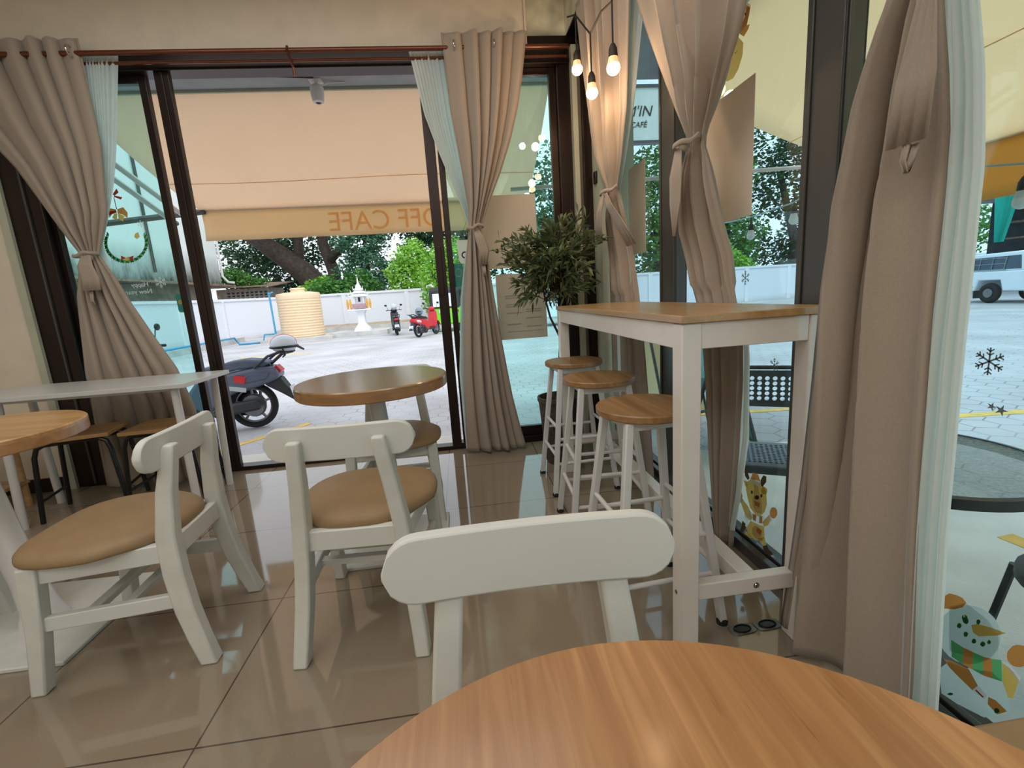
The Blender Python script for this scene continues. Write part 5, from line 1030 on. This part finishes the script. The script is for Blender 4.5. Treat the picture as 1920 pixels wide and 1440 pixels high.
t = thing('open_face_helmet', 'white and red helmet resting on the grey scooter tail', 'helmet', (-2.06, 5.62, G+.90), math.radians(200))
obj('shell', MB().sphere((0, 0, .06), .135, 24, 16, (1.05, .9, .8)), 'silver', t); obj('red_stripe', MB().sphere((.0, 0, .062), .1375, 24, 16, (1.05, .22, .81)), 'redp', t); obj('rim_trim', MB().torus((0, 0, .03), .137, .014, sx=1.05, sy=.9), 'black', t)
obj('visor', MB().tube([(-.13, -.10, .03), (-.20, 0, -.02), (-.13, .10, .03)], .012, 8), 'black', t); obj('strap', MB().tube([(.02, -.12, .02), (.0, -.10, -.06), (.03, 0, -.09), (.0, .10, -.06), (.02, .12, .02)], .008, 6), 'black', t)
sc2 = scooter('small black scooter with red tail light far off by the white wall', (-2.70, 20.0, G), math.radians(100), 'blackp', 'blackp', 'blackp', detail=False)
t = thing('open_face_helmet', 'round white helmet above the far black scooter', 'helmet', (-2.86, 21.0, G+1.18)); obj('shell', MB().sphere((0, 0, .0), .13, 16, 12), 'sticker', t)
obj('helmet_rim', MB().torus((0, 0, -.06), .115, .012), 'frost', t)
mc_ = scooter('red and white motorcycle far off beside the green tuk tuk', (-1.62, 17.9, G), math.radians(62), 'redp', 'blackp', 'silver', detail=False, name='motorcycle')
t = thing('full_face_helmet', 'silver grey helmet on the far red motorcycle', 'helmet', (-1.55, 18.15, G+.96)); obj('shell', MB().sphere((0, 0, 0), .15, 16, 12), 'frost', t); obj('visor', MB().sphere((0, -.02, 0), .148, 16, 12, (.85, 1, .35)), 'blackp', t)
# tuk tuk, rear end toward the camera
t = thing('tuk_tuk', 'lime green three wheeled tuk tuk parked by the bushes', 'tuk tuk', (-0.45, 20.7, G), math.radians(80))
def ex(name, poly, y0, y1, m_, bv=.02): return obj(name, MB().extr(poly, y0, y1), m_, t, bevel=bv)
ex('rear_body', [(-.95, .35), (-.95, .95), (-.88, 1.02), (.2, 1.02), (.25, .35), (-.40, .30), (-.45, .62), (-.85, .62), (-.88, .35)], -.62, .62, 'lime', .03)
ex('front_body', [(.25, .35), (.25, .50), (1.1, .50), (1.25, 1.0), (1.5, .95), (1.62, .5), (1.5, .35)], -.42, .42, 'lime', .03)
ex('hood', [(-.98, 1.0), (-.92, 1.72), (-.80, 1.85), (1.2, 1.82), (1.35, 1.70), (1.2, 1.70), (-.78, 1.74), (-.86, 1.62), (-.90, 1.0)], -.62, .62, 'tarp', .02)
ex('rear_window', [(-.985, 1.06), (-.95, 1.60), (-.93, 1.60), (-.96, 1.06)], -.48, .48, 'carw', .0); ex('windscreen', [(1.26, 1.0), (1.34, 1.70), (1.36, 1.70), (1.30, 1.0)], -.45, .45, 'dglass', 0)
for s in (-1, 1): obj('rear_wheel', MB().torus((-.62, s*.52, .27), .20, .075, axis='y', n=28), 'tyre', t); obj('hubcap', MB().disc_y((-.62, s*.52, .27), [(.14, -.05), (.14, .05)], 20), 'alloy', t); obj('tail_lamp', MB().cbox((-.955, s*.54, .86), (.03, .09, .10)), 'redp', t); obj('post', MB().tube([(.25, s*.55, 1.0), (.28, s*.55, 1.75)], .02, 8), 'black', t)
obj('front_wheel', MB().torus((1.42, 0, .27), .20, .07, axis='y', n=28), 'tyre', t); obj('licence_plate', MB().cbox((-.965, .05, .86), (.02, .42, .14)), 'silver', t); ex('passenger_seat', [(-.6, 1.0), (-.75, 1.35), (-.65, 1.36), (-.45, 1.05), (.0, 1.05), (.0, .98)], -.5, .5, 'blackp')
# pickup truck
t = thing('pickup_truck', 'white pickup truck with a canopy seen at the right edge', 'truck', (18.6, 14.0, G), math.radians(-94))
def px_(name, poly, y0, y1, m_, bv=.03): return obj(name, MB().extr(poly, y0, y1), m_, t, bevel=bv)
px_('body', [(-1.05, .45), (-1.05, 1.05), (1.0, 1.05), (3.9, 1.02), (4.1, .9), (4.1, .45), (3.5, .40), (3.35, .75), (2.75, .75), (2.6, .40), (.45, .40), (.35, .76), (-.35, .76), (-.45, .40)], -.82, .82, 'carw', .04)
px_('canopy', [(-1.0, 1.05), (-.85, 1.55), (-.7, 1.62), (.95, 1.66), (1.0, 1.05)], -.76, .76, 'carw', .04); px_('cab', [(1.0, 1.05), (1.05, 1.66), (2.0, 1.66), (2.6, 1.05)], -.76, .76, 'carw', .05)
px_('canopy_window', [(-.80, 1.10), (-.70, 1.50), (.85, 1.53), (.90, 1.10)], -.772, .772, 'dglass', .01); px_('cab_window', [(1.10, 1.10), (1.15, 1.56), (1.92, 1.56), (2.35, 1.10)], -.775, .775, 'dglass', .01)
mb = MB()
for z in (1.10, 1.28, 1.46): mb.tube([(-.85, -.79, z), (.45, -.79, z)], .014, 6)
for x in (-.80, -.4, 0, .4): mb.tube([(x, -.79, 1.08), (x+.06, -.79, 1.5)], .014, 6)
obj('side_rack', mb, 'frost', t)
px_('rear_bumper', [(-1.25, .42), (-1.25, .58), (-1.0, .60), (-1.0, .42)], -.8, .8, 'silver', .02); obj('bumper_stripe', MB().box((-1.262, -.8, .50), (-.5, -.83, .57)), 'gold2', t, smooth=False)
for s in (-1, 1):
    obj('tail_lamp', MB().cbox((-1.05, s*.75, .86), (.05, .13, .30)), 'redp', t)
    for x in (0, 3.05): w0 = obj('wheel', MB().torus((x, s*.72, .33), .24, .10, axis='y', n=32), 'tyre', t); obj('hubcap', MB().disc_y((x, s*.72, .33), [(.15, -.09), (.17, 0), (.15, .09)], 20), 'alloy', w0)
obj('mudflap', MB().cbox((-.48, -.66, .30), (.03, .26, .30)), 'black', t)
# white van behind the olive tree
t = thing('parked_car', 'white car far outside, glimpsed behind the olive tree', 'car', (3.6, 19.2, G), math.radians(4))
for nm, poly, wd, m_ in (('body', [(-2, .35), (-2.05, .9), (-1.6, 1.0), (1.2, 1.0), (2.0, .85), (2.05, .35)], .85, 'carw'), ('cabin', [(-1.7, 1.0), (-1.4, 1.45), (.5, 1.45), (1.15, 1.0)], .72, 'dglass'), ('roof_panel', [(-1.35, 1.44), (-1.25, 1.50), (.42, 1.50), (.5, 1.44)], .70, 'carw')): obj(nm, MB().extr(poly, -wd, wd), m_, t, bevel=.05)
for s in (-1, 1):
    for x in (-1.25, 1.25): obj('wheel', MB().torus((x, s*.76, .30), .21, .09, axis='y', n=24), 'tyre', t)
# dark shop behind the truck
t = thing('open_shop', 'dark open storage shed behind the white pickup truck', 'building', (30, 19, G), math.radians(0)); P0 = (30, 19, G)
obj('back_wall', MB().box((30.0, 8, G), (30.3, 24, 6.0)), 'shade', t, at=P0, smooth=False); obj('roof_edge', MB().box((24.0, 8, 4.3), (30.3, 24, 4.7)), 'slab', t, at=P0, smooth=False)
mb = MB()
for z in (1.4, 2.2, 3.0): mb.box((28.5, 10, z), (29.2, 22, z+.08))
obj('shelf', mb, 'rust', t, at=P0, smooth=False)
for y in (12, 15, 18.2): obj('ladder_post', MB().tube([(27.6, y, G), (28.3, y+.4, 4.2)], .06, 8), 'silver', t, at=P0)
o = obj('hanging_cloth', drape_mesh([(3.95, 19.3, 24.2), (1.8, 19.1, 24.2)], [(3.95, 18.3, 24.2), (1.8, 18.75, 24.2)], 'y', 3.95, 1.95, 4, .06, None, 2.0), 'aqua', angle=180); tag(o, 'turquoise cloth hanging at the shed behind the truck', 'cloth')

# ------------------------------------------------------------------ trees and bushes
def tree(name, label, loc, blobs, n, L, m_, trunks=(), seed=1, group=None, cat='tree', asp=.5):
    rs = np.random.RandomState(seed); t = thing(name, label, cat, loc, 0, group)
    vol = np.array([b_[3]*b_[4]*b_[5] for b_ in blobs])**.67; idx = rs.choice(len(blobs), n, p=vol/vol.sum()); B = np.array(blobs)[idx]
    d = rs.normal(size=(n, 3)); d /= np.linalg.norm(d, axis=1)[:, None]; r_ = rs.uniform(.55, 1.06, n)[:, None]; lump = 1+.16*np.sin(d*7+idx[:, None]).sum(1)[:, None]/1.7
    P = B[:, :3]+d*B[:, 3:6]*r_*lump; a = rs.normal(size=(n, 3)); a /= np.linalg.norm(a, axis=1)[:, None]; a[:, 2] *= .6
    nrm = d*.7+rs.normal(size=(n, 3))*.6+np.array([0, 0, .4]); b_ = np.cross(nrm, a); b_ /= np.linalg.norm(b_, axis=1)[:, None]; sz = L*rs.uniform(.6, 1.3, n)[:, None]
    V = np.stack([P-a*sz*.5, P+b_*sz*.5*asp, P+a*sz*.5, P-b_*sz*.5*asp], 1).reshape(-1, 3)
    me = bpy.data.meshes.new('foliage'); me.vertices.add(4*n); me.vertices.foreach_set('co', V.ravel()); me.loops.add(4*n); me.loops.foreach_set('vertex_index', np.arange(4*n)); me.polygons.add(n)
    me.polygons.foreach_set('loop_start', np.arange(n)*4); me.polygons.foreach_set('loop_total', np.full(n, 4)); me.update(calc_edges=True); me.materials.append(M[m_])
    o = bpy.data.objects.new('foliage', me); COL.objects.link(o); o.parent = t
    for i, (path, r_) in enumerate(trunks): obj('trunk' if i == 0 else 'branch', MB().tube(path, r_, 10), 'bark', t, angle=180)
    return t
g_ = 'trees beyond the boundary wall'
tree('shade_tree', 'dark dense tree left of the water tank top', (-13.4, 37.5, G), [(0, 0, 4.2, 3.2, 2.4, 2.4), (-1.5, 1, 6.2, 3, 2.4, 2.0), (2.2, .5, 6.0, 2.6, 2, 1.8), (1.5, -.6, 2.6, 2.6, 1.6, 1.3)], 9000, .34, 'leafD', [([(0, 0, 0), (0, 0, 4)], [.3, .2])], 1, g_)
tree('shade_tree', 'huge old tree with a dark leaning trunk behind the shrine', (-7.4, 33.0, G), [(-3.6, 0, 8.2, 3.2, 2.5, 1.5), (0.5, 1, 8.8, 3.6, 2.5, 1.6), (4.2, 0, 8.0, 3.0, 2.2, 1.6), (2.2, 0, 6.2, 1.5, 1.2, .9), (6.0, 1, 6.4, 2.2, 2, 1.6)], 9500, .34, 'leafD',
    [([(-1.0, 0, 0), (-1.6, 0, 2.4), (-2.6, 0, 3.7), (-4.2, 0, 5.1), (-6.4, 0, 6.9)], [1.0, .85, .72, .62, .45]), ([(-1.2, 0, 1.8), (-.8, .3, 3.6), (-1.3, .3, 5.6), (-1.0, .3, 8.5)], [.6, .42, .34, .2]), ([(-3.0, 0, 4.0), (-2.8, .3, 6.0), (-3.6, .3, 8.4)], [.4, .28, .15]), ([(-.9, 0, 4.4), (1.0, .2, 6.2), (3.2, .2, 7.8)], [.28, .2, .1])], 2, g_)
tree('shade_tree', 'blue green tree with drooping tiers right of the shrine', (-5.6, 31.3, G), [(0, 0, 3.3, 2.0, 1.6, 1.5), (-.2, 0, 5.2, 1.6, 1.3, 1.3), (.3, 0, 7.0, 1.2, 1, 1.2)], 6000, .34, 'leafB', [([(0, 0, 0), (0, 0, 6)], [.2, .1])], 3, g_, asp=.35)
tree('shade_tree', 'deep green tree behind the lime bushes', (0.6, 35.5, G), [(-1, 0, 4.8, 3.4, 2.2, 2.6), (2.5, 0, 5.2, 3, 2, 2.6), (0, 0, 8.2, 4, 2, 1.8)], 8000, .36, 'leafD', [([(0, 0, 0), (0, 0, 5)], [.3, .2])], 4, g_)
tree('shade_tree', 'large green tree seen through the posters glass', (7.5, 34, G), [(0, 0, 4.5, 3.6, 2.4, 3.0), (3, 0, 6.6, 3.4, 2.2, 2.6), (-2, 1, 7.6, 3, 2, 2.4), (2, 0, 10.0, 3.6, 2.2, 2.0)], 8500, .40, 'leafB', [([(0, 0, 0), (.5, 0, 6)], [.35, .2])], 5, g_)
tree('shade_tree', 'green ivy covered tree behind the far side window', (13.5, 31, G), [(-1, 0, 3.6, 3.4, 2.2, 2.6), (1.8, 0, 3.4, 3, 2.2, 2.4), (-1.0, 0, 6.4, 3.0, 2, 2.0), (0.5, 0, 8.6, 2.6, 2, 1.8)], 10500, .34, 'leafG', [([(0, 0, 0), (0, 0, 5)], [.3, .2])], 6, g_)
tree('shade_tree', 'tall green tree behind the middle window', (20.0, 33, G), [(-1, 0, 4.2, 3.2, 2.4, 3.0), (-1.5, 0, 8.5, 3.0, 2.0, 2.8)], 8000, .38, 'leafG', [([(0, 0, 0), (-.5, 0, 8)], [.35, .2])], 7, g_)
tree('shade_tree', 'wide dark tree with gaps of sky beside the dark window post', (25.5, 34, G), [(0, 0, 7.6, 4.2, 2.4, 2.3), (3.5, 0, 10.4, 4.4, 2.4, 2.8), (-2.5, 0, 11.2, 4.0, 2, 2.5), (1, 0, 13.4, 4, 2, 1.8), (3, 1, 4.0, 3.6, 2, 2.2), (-2, 1, 3.0, 3, 2, 2.2)], 12000, .40, 'leafD', [([(0, 0, 0), (.3, 0, 4), (-1.2, 0, 9)], [.4, .35, .2]), ([(.3, 0, 4), (3, 0, 8), (4, 0, 10)], [.3, .2, .1])], 8, g_)
tree('shade_tree', 'distant green tree line at the far right', (38, 42, G), [(0, 0, 4, 6, 2.4, 3.4), (9, 0, 5, 6, 2.4, 3.6), (-4, -2, 2.5, 4, 2, 2)], 8000, .5, 'leafG', [([(0, 0, 0), (0, 0, 5)], [.35, .2])], 9, g_)
h_ = 'bushes along the boundary wall'
tree('leafy_bush', 'bright green bush spilling over the wall right of the tank', (-6.7, 29.0, G), [(-.8, 0, 2.3, 1.2, .9, .8), (1.0, 0, 2.5, 1.1, .8, .8), (0.2, -.3, 2.0, 1.5, .8, .6)], 3800, .26, 'leafG', [], 11, h_, 'bush')
tree('leafy_bush', 'lime green bush behind the far black scooter', (-3.0, 28.9, G), [(0, 0, 2.9, 1.2, 1, 1.1), (.5, 0, 3.9, 1.1, .9, 1.0)], 4200, .24, 'leafL', [([(0, 0, 0), (0, 0, 3)], [.08, .05])], 12, h_, 'bush')
tree('leafy_bush', 'lime green bush hanging down the wall beside the tuk tuk', (-1.15, 25.6, G), [(0.2, 0, 2.5, 1.1, .8, 1.1), (.9, 0, 3.6, 1.0, .8, .9), (0, -.1, 1.2, .7, .5, .9)], 4600, .22, 'leafL', [([(0, 0, .2), (0, 0, 3)], [.08, .05])], 13, h_, 'bush')
tree('leafy_bush', 'yellow green vines on the shed roof at left', (-12.6, 31.0, G), [(-.4, 0, 3.2, 1.3, .8, .45), (-1.2, 0, 3.6, .9, .8, .5)], 2200, .22, 'leafG', [], 14, h_, 'bush')
tree('leafy_bush', 'lime green bush above the far wall, right of the middle tied curtain', (16.6, 28.2, G), [(0, 0, 2.6, 1.2, .8, 1.0), (-.8, 0, 3.3, .8, .7, .8), (1.2, 0, 2.2, .8, .7, .6)], 3000, .26, 'leafL', [], 15, h_, 'bush')
tree('leafy_bush', 'small yellow green shrub between the tank and the old tree', (-8.6, 31.0, G), [(0, 0, 2.4, 1.2, .8, .8)], 1500, .26, 'leafL', [], 16, h_, 'bush')
for o in list(COL.objects):
    if o.name.startswith('foliage'): o['kind'] = 'stuff'
